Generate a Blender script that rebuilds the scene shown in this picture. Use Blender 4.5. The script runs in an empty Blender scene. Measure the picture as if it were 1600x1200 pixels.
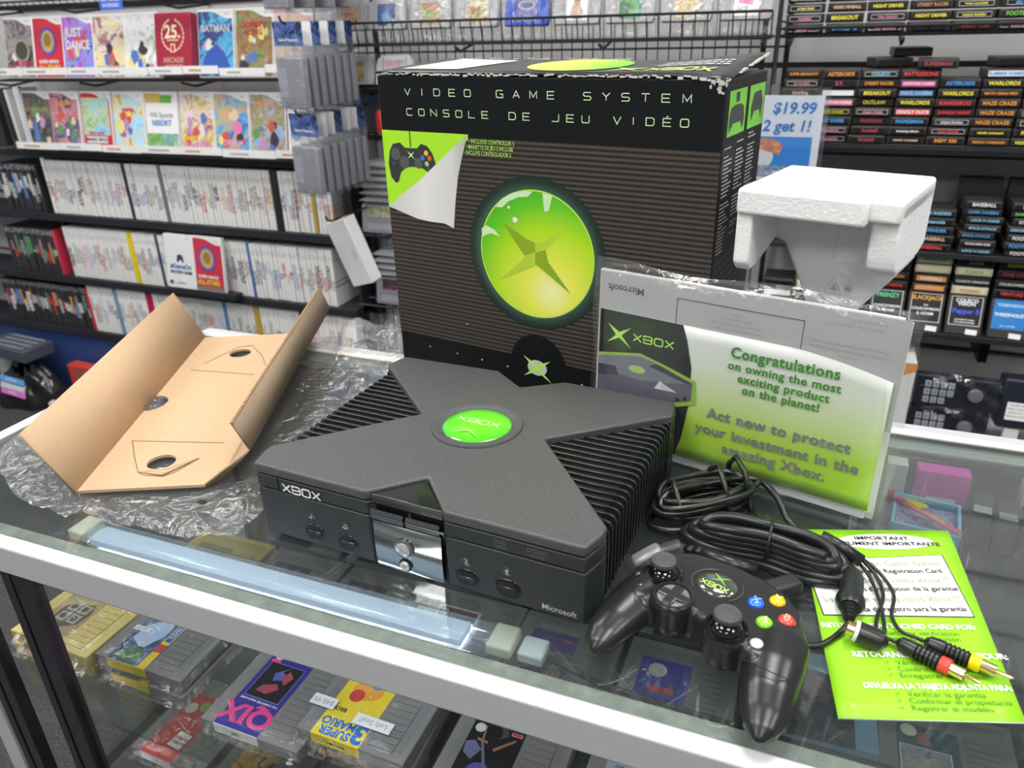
import bpy, bmesh, math, random
from mathutils import Vector, Matrix, Euler, Quaternion
random.seed(7)
R = math.radians
SC = bpy.context.scene
COL = SC.collection

# ------------------------------------------------------------------ camera
# world frame: z = 0 is the glass counter top, +x runs along the counter, +y towards the back wall (metres)
cam_d = bpy.data.cameras.new('camera'); cam = bpy.data.objects.new('camera', cam_d); COL.objects.link(cam)
cam_d.sensor_width = 36; cam_d.lens = 27.0; cam_d.clip_start = 0.02; cam_d.clip_end = 60
YAW, PIT, ROL = R(-22.3), R(25.43), R(1.76)
fw = Vector((math.sin(YAW)*math.cos(PIT), math.cos(YAW)*math.cos(PIT), -math.sin(PIT)))
rt = Vector((math.cos(YAW), -math.sin(YAW), 0)); dn = fw.cross(rt)
r2 = rt*math.cos(ROL) + dn*math.sin(ROL); d2 = -rt*math.sin(ROL) + dn*math.cos(ROL)
cam.matrix_world = Matrix(((r2.x, -d2.x, -fw.x, 0), (r2.y, -d2.y, -fw.y, 0), (r2.z, -d2.z, -fw.z, .408), (0, 0, 0, 1)))
SC.camera = cam
cam_d.dof.use_dof = True; cam_d.dof.focus_distance = 0.72; cam_d.dof.aperture_fstop = 9.0

# ------------------------------------------------------------------ world, exposure
W = bpy.data.worlds.new('shop_ambient'); SC.world = W; W.use_nodes = True  # even ambient fill for the unbuilt sides of the shop
W.node_tree.nodes['Background'].inputs[0].default_value = (0.93, 0.96, 1.0, 1)
W.node_tree.nodes['Background'].inputs[1].default_value = 0.22
SC.view_settings.view_transform = 'Standard'; SC.view_settings.look = 'None'
SC.view_settings.gamma = 1; SC.view_settings.use_curve_mapping = False
SC.view_settings.exposure = 0.22
SC.cycles.max_bounces = 10; SC.cycles.transparent_max_bounces = 32
SC.cycles.caustics_reflective = False; SC.cycles.caustics_refractive = False
SC.cycles.sample_clamp_indirect = 6

# ------------------------------------------------------------------ materials
MATS = {}
def nodes(m): return m.node_tree.nodes, m.node_tree.links
def mat(name, col, rough=.5, metal=0, spec=.5, bump=0, bscale=300, var=0, vscale=40, emit=0, coat=0, alpha=1, trans=0, ior=1.45):
    if name in MATS: return MATS[name]
    m = bpy.data.materials.new(name); m.use_nodes = True; n, l = nodes(m); p = n['Principled BSDF']
    p.inputs['Base Color'].default_value = (*col, 1); p.inputs['Roughness'].default_value = rough
    p.inputs['Metallic'].default_value = metal; p.inputs['Specular IOR Level'].default_value = spec
    p.inputs['Coat Weight'].default_value = coat; p.inputs['Coat Roughness'].default_value = .05
    p.inputs['Transmission Weight'].default_value = trans; p.inputs['IOR'].default_value = ior
    if alpha < 1: p.inputs['Alpha'].default_value = alpha
    if emit:
        p.inputs['Emission Color'].default_value = (*col, 1); p.inputs['Emission Strength'].default_value = emit
    if bump or var:
        tc = n.new('ShaderNodeTexCoord')
    if var:
        t = n.new('ShaderNodeTexNoise'); t.inputs['Scale'].default_value = vscale; t.inputs['Detail'].default_value = 4
        l.new(tc.outputs['Object'], t.inputs['Vector'])
        r = n.new('ShaderNodeValToRGB'); r.color_ramp.elements[0].position = .3; r.color_ramp.elements[1].position = .7
        r.color_ramp.elements[0].color = (*[c*(1-var) for c in col], 1); r.color_ramp.elements[1].color = (*[min(1, c*(1+var)) for c in col], 1)
        l.new(t.outputs['Fac'], r.inputs['Fac']); l.new(r.outputs['Color'], p.inputs['Base Color'])
    if bump:
        t = n.new('ShaderNodeTexNoise'); t.inputs['Scale'].default_value = bscale; t.inputs['Detail'].default_value = 3
        l.new(tc.outputs['Object'], t.inputs['Vector'])
        b = n.new('ShaderNodeBump'); b.inputs['Strength'].default_value = bump; b.inputs['Distance'].default_value = .001
        l.new(t.outputs['Fac'], b.inputs['Height']); l.new(b.outputs['Normal'], p.inputs['Normal'])
    MATS[name] = m; return m
def clear_mat(name, tint=(.95, .97, .96), rough=.03, base=.04, scratch=0, sscale=30, bump=0, bscale=25, gloss=1.0, milk=0, milkcol=(.8, .82, .82), dist=.004):
    """clear sheet: lets light straight through, reflects by fresnel, optional fine scratches and crumple"""
    if name in MATS: return MATS[name]
    m = bpy.data.materials.new(name); m.use_nodes = True; n, l = nodes(m); n.remove(n['Principled BSDF'])
    out = n['Material Output']
    tr = n.new('ShaderNodeBsdfTransparent'); tr.inputs[0].default_value = (*tint, 1)
    gl = n.new('ShaderNodeBsdfGlossy'); gl.inputs['Roughness'].default_value = rough; gl.inputs[0].default_value = (gloss, gloss, gloss, 1)
    fr = n.new('ShaderNodeFresnel'); geo = n.new('ShaderNodeNewGeometry'); bf = n.new('ShaderNodeMapRange')
    bf.inputs[3].default_value = 1.5; bf.inputs[4].default_value = 1/1.5; l.new(geo.outputs['Backfacing'], bf.inputs[0]); l.new(bf.outputs[0], fr.inputs['IOR'])
    tc = n.new('ShaderNodeTexCoord')
    cur = tr.outputs[0]
    if milk or scratch:
        df = n.new('ShaderNodeBsdfDiffuse'); df.inputs[0].default_value = (*milkcol, 1)
        mx = n.new('ShaderNodeMixShader'); l.new(tr.outputs[0], mx.inputs[1]); l.new(df.outputs[0], mx.inputs[2])
        mx.inputs[0].default_value = milk
        if scratch:
            acc = None
            for ang, sc in ((35, sscale), (-50, sscale*.8), (12, sscale*1.3)):
                m0 = n.new('ShaderNodeMapping'); m0.inputs['Rotation'].default_value = (0, 0, R(ang)); mp = n.new('ShaderNodeMapping'); mp.inputs['Scale'].default_value = (sc*22, sc*.3, 1)
                ns = n.new('ShaderNodeTexNoise'); ns.inputs['Scale'].default_value = 1; ns.inputs['Detail'].default_value = 2; ns.inputs['Distortion'].default_value = .6
                l.new(tc.outputs['Object'], m0.inputs['Vector']); l.new(m0.outputs[0], mp.inputs['Vector']); l.new(mp.outputs[0], ns.inputs['Vector'])
                rp = n.new('ShaderNodeMapRange'); rp.inputs[1].default_value = .66; rp.inputs[2].default_value = .80; rp.inputs[3].default_value = 0; rp.inputs[4].default_value = scratch
                l.new(ns.outputs['Fac'], rp.inputs[0])
                if acc is None: acc = rp.outputs[0]
                else:
                    ad = n.new('ShaderNodeMath'); ad.operation = 'ADD'; ad.use_clamp = True; l.new(acc, ad.inputs[0]); l.new(rp.outputs[0], ad.inputs[1]); acc = ad.outputs[0]
            ad = n.new('ShaderNodeMath'); ad.operation = 'ADD'; ad.use_clamp = True; ad.inputs[1].default_value = milk
            l.new(acc, ad.inputs[0]); l.new(ad.outputs[0], mx.inputs[0])
        cur = mx.outputs[0]
    m2 = n.new('ShaderNodeMixShader'); l.new(cur, m2.inputs[1]); l.new(gl.outputs[0], m2.inputs[2])
    ad = n.new('ShaderNodeMath'); ad.operation = 'ADD'; ad.use_clamp = True; ad.inputs[1].default_value = base
    l.new(fr.outputs[0], ad.inputs[0]); l.new(ad.outputs[0], m2.inputs[0])
    if bump:
        t = n.new('ShaderNodeTexNoise'); t.inputs['Scale'].default_value = bscale; t.inputs['Detail'].default_value = 5; t.inputs['Distortion'].default_value = 1.2
        l.new(tc.outputs['Object'], t.inputs['Vector'])
        b = n.new('ShaderNodeBump'); b.inputs['Strength'].default_value = bump; b.inputs['Distance'].default_value = dist
        l.new(t.outputs['Fac'], b.inputs['Height']); l.new(b.outputs['Normal'], gl.inputs['Normal'])
    l.new(m2.outputs[0], out.inputs['Surface'])
    MATS[name] = m; return m
def ramp_mat(name, stops, axis='Z', lo=0, hi=1, rough=.4, kind='linear', center=(0, 0, 0), coat=0, noise=0):
    """printed colour gradient along an object axis (or radial about a point)"""
    if name in MATS: return MATS[name]
    m = mat(name, stops[0][1], rough, coat=coat); n, l = nodes(m); p = n['Principled BSDF']
    tc = n.new('ShaderNodeTexCoord')
    mr = n.new('ShaderNodeMapRange'); mr.inputs[1].default_value = lo; mr.inputs[2].default_value = hi
    if kind == 'linear':
        sp = n.new('ShaderNodeSeparateXYZ'); l.new(tc.outputs['Object'], sp.inputs[0]); l.new(sp.outputs['XYZ'.index(axis)], mr.inputs[0])
    else:
        vm = n.new('ShaderNodeVectorMath'); vm.operation = 'DISTANCE'; vm.inputs[1].default_value = center
        l.new(tc.outputs['Object'], vm.inputs[0]); l.new(vm.outputs['Value'], mr.inputs[0])
    rp = n.new('ShaderNodeValToRGB'); cr = rp.color_ramp
    while len(cr.elements) < len(stops): cr.elements.new(.5)
    for e, (po, c) in zip(cr.elements, stops): e.position = po; e.color = (*c, 1)
    l.new(mr.outputs[0], rp.inputs[0]); l.new(rp.outputs[0], p.inputs['Base Color'])
    return m
def art_mat(name, cols=(), scale=40, rough=.35, seed=0, coat=.3):
    """busy printed artwork: soft coloured patches"""
    if name in MATS: return MATS[name]
    m = mat(name, cols[0], rough, coat=coat); n, l = nodes(m); p = n['Principled BSDF']
    tc = n.new('ShaderNodeTexCoord'); mp = n.new('ShaderNodeMapping'); mp.inputs['Location'].default_value = (seed*3.7, seed*1.9, seed*5.1)
    ns = n.new('ShaderNodeTexNoise'); ns.inputs['Scale'].default_value = scale; ns.inputs['Detail'].default_value = 3; ns.inputs['Distortion'].default_value = 1.5
    rp = n.new('ShaderNodeValToRGB'); cr = rp.color_ramp; k = len(cols)
    while len(cr.elements) < k: cr.elements.new(.5)
    for i, c in enumerate(cols): cr.elements[i].position = .3 + .4*i/max(1, k-1); cr.elements[i].color = (*c, 1)
    l.new(tc.outputs['Object'], mp.inputs[0]); l.new(mp.outputs[0], ns.inputs['Vector']); l.new(ns.outputs['Fac'], rp.inputs[0]); l.new(rp.outputs[0], p.inputs['Base Color'])
    return m

# ------------------------------------------------------------------ mesh builder
class MB:
    def __init__(s): s.v = []; s.f = []; s.m = []; s.mi = 0
    def add(s, vs, fs, M=None):
        o = len(s.v)
        s.v += [tuple(M @ Vector(v)) if M else tuple(v) for v in vs]
        for f in fs: s.f.append([i+o for i in f]); s.m.append(s.mi)
        return s
    def box(s, x0, x1, y0, y1, z0, z1, M=None):
        return s.add([(x, y, z) for z in (z0, z1) for y in (y0, y1) for x in (x0, x1)],
                     [(0, 2, 3, 1), (4, 5, 7, 6), (0, 1, 5, 4), (2, 6, 7, 3), (0, 4, 6, 2), (1, 3, 7, 5)], M)
    def cbox(s, c, d, M=None): return s.box(c[0]-d[0]/2, c[0]+d[0]/2, c[1]-d[1]/2, c[1]+d[1]/2, c[2]-d[2]/2, c[2]+d[2]/2, M)
    def prism(s, poly, z0, z1, M=None):
        n = len(poly); vs = [(*p, z0) for p in poly] + [(*p, z1) for p in poly]
        return s.add(vs, [list(range(n))[::-1], list(range(n, 2*n))] + [(i, (i+1) % n, n+(i+1) % n, n+i) for i in range(n)], M)
    def flat(s, poly, z=0, M=None): return s.add([(*p, z) for p in poly], [list(range(len(poly)))], M)
    def quad(s, a, b, c, d): return s.add([a, b, c, d], [(0, 1, 2, 3)])
    def rings(s, rs, closed=True, caps=(True, True), M=None):
        n = len(rs[0]); vs = [p for r in rs for p in r]; fs = []
        for i in range(len(rs)-1):
            for j in range(n if closed else n-1):
                k = (j+1) % n; fs.append((i*n+j, i*n+k, (i+1)*n+k, (i+1)*n+j))
        if caps[0]: fs.append(list(range(n))[::-1])
        if caps[1]: fs.append(list(range((len(rs)-1)*n, len(rs)*n)))
        return s.add(vs, fs, M)
    def lathe(s, prof, c=(0, 0, 0), seg=32, M=None, caps=(True, True)):
        T = Matrix.Translation(c); T = M @ T if M else T
        return s.rings([[(r*math.cos(2*math.pi*j/seg), r*math.sin(2*math.pi*j/seg), z) for j in range(seg)] for r, z in prof], True, caps, T)
    def tube(s, pts, r, seg=8, closed=False, M=None):
        pts = [Vector(p) for p in pts]; n = len(pts); rs = []; prev = None
        for i, p in enumerate(pts):
            a = pts[(i-1) % n] if (closed or i > 0) else p; b = pts[(i+1) % n] if (closed or i < n-1) else p
            t = (b-a); t = t.normalized() if t.length > 1e-9 else Vector((0, 0, 1))
            if prev is None: q = t.orthogonal().normalized()
            else:
                q = prev - t*prev.dot(t); q = q.normalized() if q.length > 1e-6 else t.orthogonal().normalized()
            prev = q; w = t.cross(q); rr = r[i] if isinstance(r, (list, tuple)) else r
            rs.append([tuple(p + q*rr*math.cos(2*math.pi*j/seg) + w*rr*math.sin(2*math.pi*j/seg)) for j in range(seg)])
        if closed: rs.append(rs[0]); return s.rings(rs, True, (False, False), M)
        return s.rings(rs, True, (True, True), M)
    def grid(s, nx, ny, fn):
        vs = [fn(i/nx, j/ny) for j in range(ny+1) for i in range(nx+1)]
        return s.add(vs, [(j*(nx+1)+i, j*(nx+1)+i+1, (j+1)*(nx+1)+i+1, (j+1)*(nx+1)+i) for j in range(ny) for i in range(nx)])
    def build(s, name, m, parent=None, bevel=0, smooth=35, loc=None, rot=None, seg=2, sub=0, solid=0, label=None):
        me = bpy.data.meshes.new(name); me.from_pydata(s.v, [], s.f)
        for mm in (m if isinstance(m, (list, tuple)) else [m]): me.materials.append(mm)
        me.polygons.foreach_set('material_index', s.m)
        if smooth:
            me.polygons.foreach_set('use_smooth', [True]*len(me.polygons)); me.set_sharp_from_angle(angle=R(smooth))
        me.update()
        o = bpy.data.objects.new(name, me); COL.objects.link(o)
        if parent: o.parent = parent
        if loc: o.location = loc
        if rot: o.rotation_euler = rot
        if solid:
            md = o.modifiers.new('solid', 'SOLIDIFY'); md.thickness = solid; md.offset = 0
        if bevel:
            md = o.modifiers.new('bevel', 'BEVEL'); md.width = bevel; md.segments = seg; md.limit_method = 'ANGLE'; md.angle_limit = R(40)
        if sub:
            md = o.modifiers.new('sub', 'SUBSURF'); md.levels = sub; md.render_levels = sub
        if label: o['label'] = label
        return o
def link_mesh(name, me, parent=None, loc=None, rot=None):
    o = bpy.data.objects.new(name, me); COL.objects.link(o)
    if parent: o.parent = parent
    if loc: o.location = loc
    if rot: o.rotation_euler = rot
    return o
def tag(o, label, cat, group=None, kind=None):
    o['label'] = label; o['category'] = cat
    if group: o['group'] = group
    if kind: o['kind'] = kind
    return o
def thing(name, label, cat, loc=(0, 0, 0), rotz=0, group=None, rot=None):
    o = bpy.data.objects.new(name, None); COL.objects.link(o); o.empty_display_size = .02
    o.location = loc; o.rotation_euler = rot if rot else (0, 0, rotz)
    return tag(o, label, cat, group)
def struct(o): o['kind'] = 'structure'; return o
def copy_tree(o, parent=None):
    c = o.copy(); COL.objects.link(c); c.parent = parent
    for ch in list(o.children): copy_tree(ch, c)
    return c
# ------------------------------------------------------------------ lettering
TXT = {}
def text_mesh(body, size=1, bold=0, space=1, align='CENTER', shear=0, lines=1.0):
    k = (body, bold, space, align, shear, lines)
    if k not in TXT:
        cu = bpy.data.curves.new('lettering', 'FONT'); cu.body = body; cu.size = 1; cu.align_x = align; cu.align_y = 'CENTER'
        cu.space_character = space; cu.offset = bold; cu.shear = shear; cu.resolution_u = 3; cu.space_line = lines
        t = bpy.data.objects.new('lettering', cu); me = bpy.data.meshes.new_from_object(t)
        bpy.data.objects.remove(t); TXT[k] = me
    return TXT[k]
def text(body, size, m, parent, loc, rot=(0, 0, 0), bold=0, space=1, align='CENTER', sx=1, name='lettering', shear=0, lines=1.0, label=None):
    src = text_mesh(body, 1, bold, space, align, shear, lines); me = src.copy(); me.materials.clear(); me.materials.append(m)
    o = link_mesh(name, me, parent, loc, rot); o.scale = (size*sx, size, size)
    if label: o['label'] = label
    return o
FRONT = (R(90), 0, 0)
# square stroke alphabet on a 1 x 1 cell: lists of polylines
_O = [(0, .15), (.15, 0), (.85, 0), (1, .15), (1, .85), (.85, 1), (.15, 1), (0, .85), (0, .15)]
STROKE = {
 'A': [[(0, 0), (.5, 1), (1, 0)], [(.2, .32), (.8, .32)]], 'C': [[(1, 0), (.15, 0), (0, .15), (0, .85), (.15, 1), (1, 1)]],
 'D': [[(0, 0), (0, 1), (.8, 1), (1, .8), (1, .2), (.8, 0), (0, 0)]], 'E': [[(1, 0), (0, 0), (0, 1), (1, 1)], [(0, .5), (.9, .5)]],
 'G': [[(.55, .5), (1, .5), (1, 0), (.15, 0), (0, .15), (0, .85), (.15, 1), (1, 1)]], 'I': [[(.5, 0), (.5, 1)]],
 'J': [[(1, 1), (1, .15), (.85, 0), (0, 0)]], 'L': [[(0, 1), (0, 0), (1, 0)]], 'M': [[(0, 0), (0, 1), (.5, .2), (1, 1), (1, 0)]],
 'N': [[(0, 0), (0, 1), (1, 0), (1, 1)]], 'O': [_O], 'S': [[(0, 0), (.85, 0), (1, .15), (1, .35), (.85, .5), (.15, .5), (0, .65), (0, .85), (.15, 1), (1, 1)]],
 'T': [[(0, 1), (1, 1)], [(.5, 1), (.5, 0)]], 'U': [[(0, 1), (0, .15), (.15, 0), (.85, 0), (1, .15), (1, 1)]], 'V': [[(0, 1), (.5, 0), (1, 1)]],
 'X': [[(0, 0), (1, 1)], [(0, 1), (1, 0)]], 'Y': [[(0, 1), (.5, .5), (1, 1)], [(.5, .5), (.5, 0)]],
 'B': [[(0, 0), (.85, 0), (1, .15), (1, .4), (.88, .5), (-.12, .5)], [(.88, .5), (1, .6), (1, .85), (.85, 1), (0, 1), (0, .72)], [(0, 0), (0, .28)]],
 '\'': [[(.35, 1.15), (.65, 1.32)]], }
def strokes(mb, word, x, y, w, h, gap, t, M=None):
    """draw a word with ribbon strokes starting at x,y in the local XY plane"""
    for ch in word:
        if ch == ' ': x += w*.9 + gap; continue
        glyphs = STROKE[ch] if ch != '!' else STROKE['E'] + STROKE['\'']
        for pl in glyphs:
            P = [(x+a*w, y+b*h) for a, b in pl]
            closed = P[0] == P[-1]; n = len(P) - (1 if closed else 0); L = []; Rr = []
            for i in range(len(P)):
                a = P[(i-1) % n] if closed else P[max(0, i-1)]; b = P[(i+1) % n] if closed else P[min(len(P)-1, i+1)]
                p = P[i]; d1 = Vector((p[0]-a[0], p[1]-a[1])); d2_ = Vector((b[0]-p[0], b[1]-p[1]))
                if d1.length < 1e-9: d1 = d2_
                if d2_.length < 1e-9: d2_ = d1
                d1.normalize(); d2_.normalize(); n1 = Vector((-d1.y, d1.x)); n2 = Vector((-d2_.y, d2_.x)); nn = n1+n2
                nn = nn.normalized()*(t/2)/max(.45, math.cos(n1.angle(n2)/2)) if nn.length > 1e-6 else n1*t/2
                L.append((p[0]+nn.x, p[1]+nn.y, 0)); Rr.append((p[0]-nn.x, p[1]-nn.y, 0))
            k = len(P); mb.add(L+Rr, [(i, k+i, k+i+1, i+1) for i in range(k-1)], M)
        x += (w if ch != 'I' else w*.75) + gap
    return x
def circ(cx, cy, r, n=32, a0=0, a1=360, ry=None):
    ry = ry or r; full = abs(a1-a0) >= 360
    return [(cx+r*math.cos(R(a0+(a1-a0)*i/(n if full else n-1))), cy+ry*math.sin(R(a0+(a1-a0)*i/(n if full else n-1)))) for i in range(n)]
XF = Matrix.Rotation(R(90), 4, 'X')      # local XY drawing plane stood up to face -Y
STAR = [(-1.0, .80), (-.12, .28), (0, .20), (.12, .28), (.97, .72), (.30, .05), (.22, -.08), (1.05, -1.0), (.08, -.32), (0, -.26), (-.08, -.32), (-1.0, -.82), (-.30, -.12), (-.32, 0)]

# ------------------------------------------------------------------ shared materials
white = mat('white_print', (.85, .85, .84), .45); black = mat('black_plastic', (.012, .012, .013), .35)
gloss_black = mat('gloss_black', (.006, .006, .007), .06, coat=.6); lime = mat('lime_print', (.42, .85, .03), .4)
wire_black = mat('black_wire', (.012, .013, .016), .45); steel = mat('brushed_aluminium', (.62, .63, .66), .36, metal=.35, bump=.05, bscale=200)
dark_ink = mat('dark_ink', (.03, .03, .035), .6); pale_ink = mat('grey_ink', (.33, .34, .36), .6)
clearbag = clear_mat('clear_poly', (.97, .98, .98), .05, .03, bump=.9, bscale=55, milk=.03)
# ------------------------------------------------------------------ ceiling, fluorescent panels
FZ = -.95
mb = MB(); mb.box(-4.6, 3.2, -3.0, 2.24, 1.80, 1.86); struct(mb.build('ceiling', mat('ceiling_tile', (.82, .82, .81), .9, bump=.3, bscale=60)))
lamp_white = mat('lamp_diffuser', (1, .98, .95), .5, emit=15.5)
for i, (x, y) in enumerate([(-2.9, 1.05), (-1.5, 1.05), (.0, 1.05), (1.4, 1.05), (-2.4, -.35), (-.9, -.35), (.55, -.35), (2.0, -.35), (-1.6, -1.9), (.4, -1.9)]):
    t = thing('ceiling_light', 'square recessed fluorescent ceiling panel over the shop floor', 'ceiling light', (x, y, 1.80), 0, 'ceiling light panels')
    f = MB(); f.box(-.34, .34, -.34, -.31, -.02, 0); f.box(-.34, .34, .31, .34, -.02, 0); f.box(-.34, -.31, -.31, .31, -.02, 0); f.box(.31, .34, -.31, .31, -.02, 0)
    f.build('frame', mat('white_enamel', (.8, .8, .8), .4), t)
    d = MB(); d.box(-.31, .31, -.31, .31, -.012, -.004); d.build('diffuser', lamp_white, t)
# ------------------------------------------------------------------ room shell
m = mat('carpet', (.055, .055, .058), .95, bump=.8, bscale=400, var=.55, vscale=160)
mb = MB(); mb.box(-4.6, 3.2, -3.0, 2.24, FZ-.05, FZ); struct(mb.build('floor', m))
slat = mat('slatwall', (.52, .52, .52), .6, bump=.05, bscale=80)
slat_groove = mat('slatwall_groove', (.10, .085, .075), .7)  # grooves have their own dark brown colour
mb = MB()
zs = [FZ] + [z for z in (-.73, -.41, -.165, .082, .285, .49, .70, .90, 1.1, 1.3, 1.5, 1.7)] + [1.8]
prev = FZ
for z in zs[1:]:
    mb.mi = 0; mb.box(-4.6, 3.2, 2.16, 2.24, prev, z-.007 if z < 1.8 else z)
    if z < 1.8:
        mb.mi = 1; mb.box(-4.6, 3.2, 2.175, 2.24, z-.007, z+.007)
    prev = z+.007
struct(mb.build('wall_back', [slat, slat_groove]))

# ------------------------------------------------------------------ display counter
X0, X1, YF, YB = -.832, .95, .340, .833
cs = thing('display_case', 'long glass display counter with brushed aluminium edging holding cartridges', 'display case', (0, 0, 0))
glass = clear_mat('counter_glass', (.80, .84, .83), .02, .03, scratch=.13, sscale=26, milk=.012, milkcol=(.75, .8, .85))
side_glass = clear_mat('pane_glass', (.97, .98, .98), .02, -.025, gloss=.8)
mb = MB(); mb.box(X0+.012, X1-.012, .356, .816, -.005, 0); mb.build('glass_top', glass, cs, label='scratched clear glass counter top')
def rail(name, y0, y1):
    b = MB(); b.box(X0, X1, y0, y1, -.030, .0015); return b.build(name, steel, cs, bevel=.0022, seg=3)
rail('front_rail', .340, .3555); rail('back_rail', .8165, .833)
b = MB(); b.box(X0, X0+.0155, .3555, .8165, -.030, .0015); b.build('end_rail', steel, cs, bevel=.002)
b = MB(); b.box(X1-.0155, X1, .3555, .8165, -.030, .0015); b.build('end_rail', steel, cs, bevel=.002)
strip = mat('gasket_strip', (.40, .40, .36), .55, var=.25, vscale=90)
b = MB(); b.box(X0+.016, X1-.016, .3555, .3725, -.0075, -.0052); b.build('gasket_strip', strip, cs, label='grey stained glazing tape under the glass edge')
b = MB(); b.box(X0+.016, X1-.016, .786, .8165, -.0075, -.0052); b.build('gasket_strip', mat('gasket_back', (.36, .37, .36), .6), cs)
b = MB(); b.box(X0+.016, X1-.016, .8075, .8165, -.0012, .0006); b.build('glazing_bead', mat('cream_bead', (.78, .76, .66), .5), cs)
post_m = mat('dark_chrome', (.10, .10, .11), .22, metal=.9)
for px, w in ((-.634, .034), (-.722, .028), (.62, .034)):
    b = MB(); b.box(px-w/2, px+w/2, .343, .356, FZ, -.030); b.box(px-w/2+.01, px-w/2+.013, .3415, .343, FZ, -.030); b.build('front_post', post_m, cs, bevel=.002)
b = MB(); b.box(-.765, -.742, .343, .356, FZ, -.030); b.build('front_post', mat('grey_post', (.42, .42, .43), .5), cs)
for px in (X0+.012, X1-.012):
    b = MB(); b.box(px-.012, px+.012, .817, .833, FZ, -.030); b.build('rear_post', post_m, cs, bevel=.002)
b = MB(); b.box(-.617, .603, .3475, .3505, -.78, -.030); b.build('front_glass', side_glass, cs)
b = MB(); b.box(X0+.004, X0+.008, .358, .798, -.78, -.030); b.build('end_glass', side_glass, cs)
shelf_glass = clear_mat('shelf_glass', (.86, .91, .88), .03, .03)
b = MB(); b.box(X0+.02, X1-.02,   .375, .8115, -.256, -.250); b.build('glass_shelf', shelf_glass, cs)
b = MB(); b.box(X0+.02, X1-.02, .440, .8115, -.496, -.490); b.build('glass_shelf', shelf_glass, cs)
for zz in (-.262, -.502):
    for px in (-.82, -.40, .0, .40, .90):
        b = MB(); b.box(px-.006, px+.006, .47, .81, zz-.012, zz+.006 if zz < -.4 else zz+.005); b.build('shelf_bracket', black, cs)
b = MB(); b.box(X0+.02, X1-.02, .8125, .8165, -.78, -.031); b.build('sliding_door', mat('door_panel', (.10, .10, .105), .35), cs, label='dark sliding back door of the case')
b = MB(); b.box(X0, X1, .36, .833, -.80, -.78); b.build('case_deck', mat('deck_carpet', (.10, .10, .105), .95, var=.6, vscale=220, bump=.6, bscale=300), cs)
b = MB(); b.box(X0+.02, X1-.02, .40, .80, FZ, -.80); b.build('plinth', mat('plinth_grey', (.2, .2, .21), .6), cs)

# light bar fixed below the front edge of the glass
lb = thing('light_bar', 'clear tubular light bar with frosted white strip and cream end caps under counter glass', 'light', (-.39, .402, -.022))
b = MB(); b.box(-.205, .205, -.0125, .0125, -.004, .012); b.build('tube', clear_mat('light_cover', (.90, .94, .98), .12, .10, milk=.12, milkcol=(.8, .85, .95)), lb, bevel=.004)
b = MB(); b.box(-.198, .180, -.0105, .0105, .000, .006); b.build('light_strip', mat('light_strip', (.74, .83, 1), .35, emit=.55), lb)
b = MB(); b.box(-.196, .178, -.004, .009, -.0030, -.0005); b.build('lamp_face', mat('lamp_face', (.93, .97, 1), .4, emit=22), lb)
for sx in (-1, 1):
    b = MB(); b.box(-.010, .010, -.0130, .0130, .002, .0125); b.build('end_cap', mat('cream_cap', (.80, .79, .68), .5), lb, bevel=.002, loc=(sx*.212, 0, 0))
b = MB(); b.box(.226, .246, -.010, .010, -.000, .010); b.build('connector', mat('frosted_plug', (.78, .82, .86), .3), lb, bevel=.002)
b = MB(); b.tube([(.246, .002, 0), (.29, -.006, -.004), (.36, -.014, .002), (.45, -.008, -.006), (.56, -.012, 0), (.75, -.01, -.004)], .0025); b.build('cable', black, lb)
# ------------------------------------------------------------------ game console
con = thing('game_console', 'black console with cross-shaped lid, round green jewel and four front ports', 'game console', (-.263, .550, .0008), R(-3.5))
shell = mat('console_shell', (.062, .066, .066), .40, spec=.55, bump=.4, bscale=1300, var=.5, vscale=1300)
shell_front = mat('console_front', (.022, .025, .026), .42, bump=.12, bscale=900)
fin_m = mat('console_fin', (.014, .016, .017), .20, spec=.7)
inner = mat('console_inner', (.004, .004, .005), .5)
mm = .001
def mmp(pts): return [(x*mm, y*mm) for x, y in pts]
OUT = [(-36, -121), (0, -83), (36, -121), (150, -121), (156, -101), (156, -91), (63, 12), (156, 95), (156, 108), (151, 123), (38, 127), (0, 99), (-38, 127), (-151, 123), (-156, 108), (-156, 95), (-63, 12), (-156, -91), (-156, -101), (-150, -121)]
b = MB(); b.prism(mmp(OUT), .0625, .072); b.build('lid', shell, con, bevel=.0022, seg=3)
# arms of the cross carried down as the four corner blocks, in two tiers with fine gaps
FR = [(-150, -120.5), (-36, -120.5), (-30, -114), (-36, -80), (-120, -72), (-156, -91), (-156, -101)]
BK = [(-151, 122.5), (-156, 108), (-156, 95), (-120, 70), (-36, 90), (-38, 126)]
for nm, z0, z1 in (('tray_band', .0490, .0615), ('lower_case', .002, .0478)):
    for sx in (1, -1):
        b = MB(); P = [(sx*x, y) for x, y in FR]; P = P if sx > 0 else P[::-1]; b.prism(mmp(P), z0, z1); b.build(nm, shell_front, con, bevel=.0012)
        b = MB(); P = [(sx*x, y) for x, y in BK]; P = P if sx < 0 else P[::-1]; b.prism(mmp(P[::1]), z0, z1); b.build(nm, shell_front, con, bevel=.0012)
b = MB(); b.prism(mmp([(-146, -112), (-40, -112), (0, -90), (40, -112), (146, -112), (144, -88), (144, 94), (146, 116), (-146, 116), (-144, 94), (-144, -88)]), .003, .0632); b.build('inner_body', inner, con)
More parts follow.
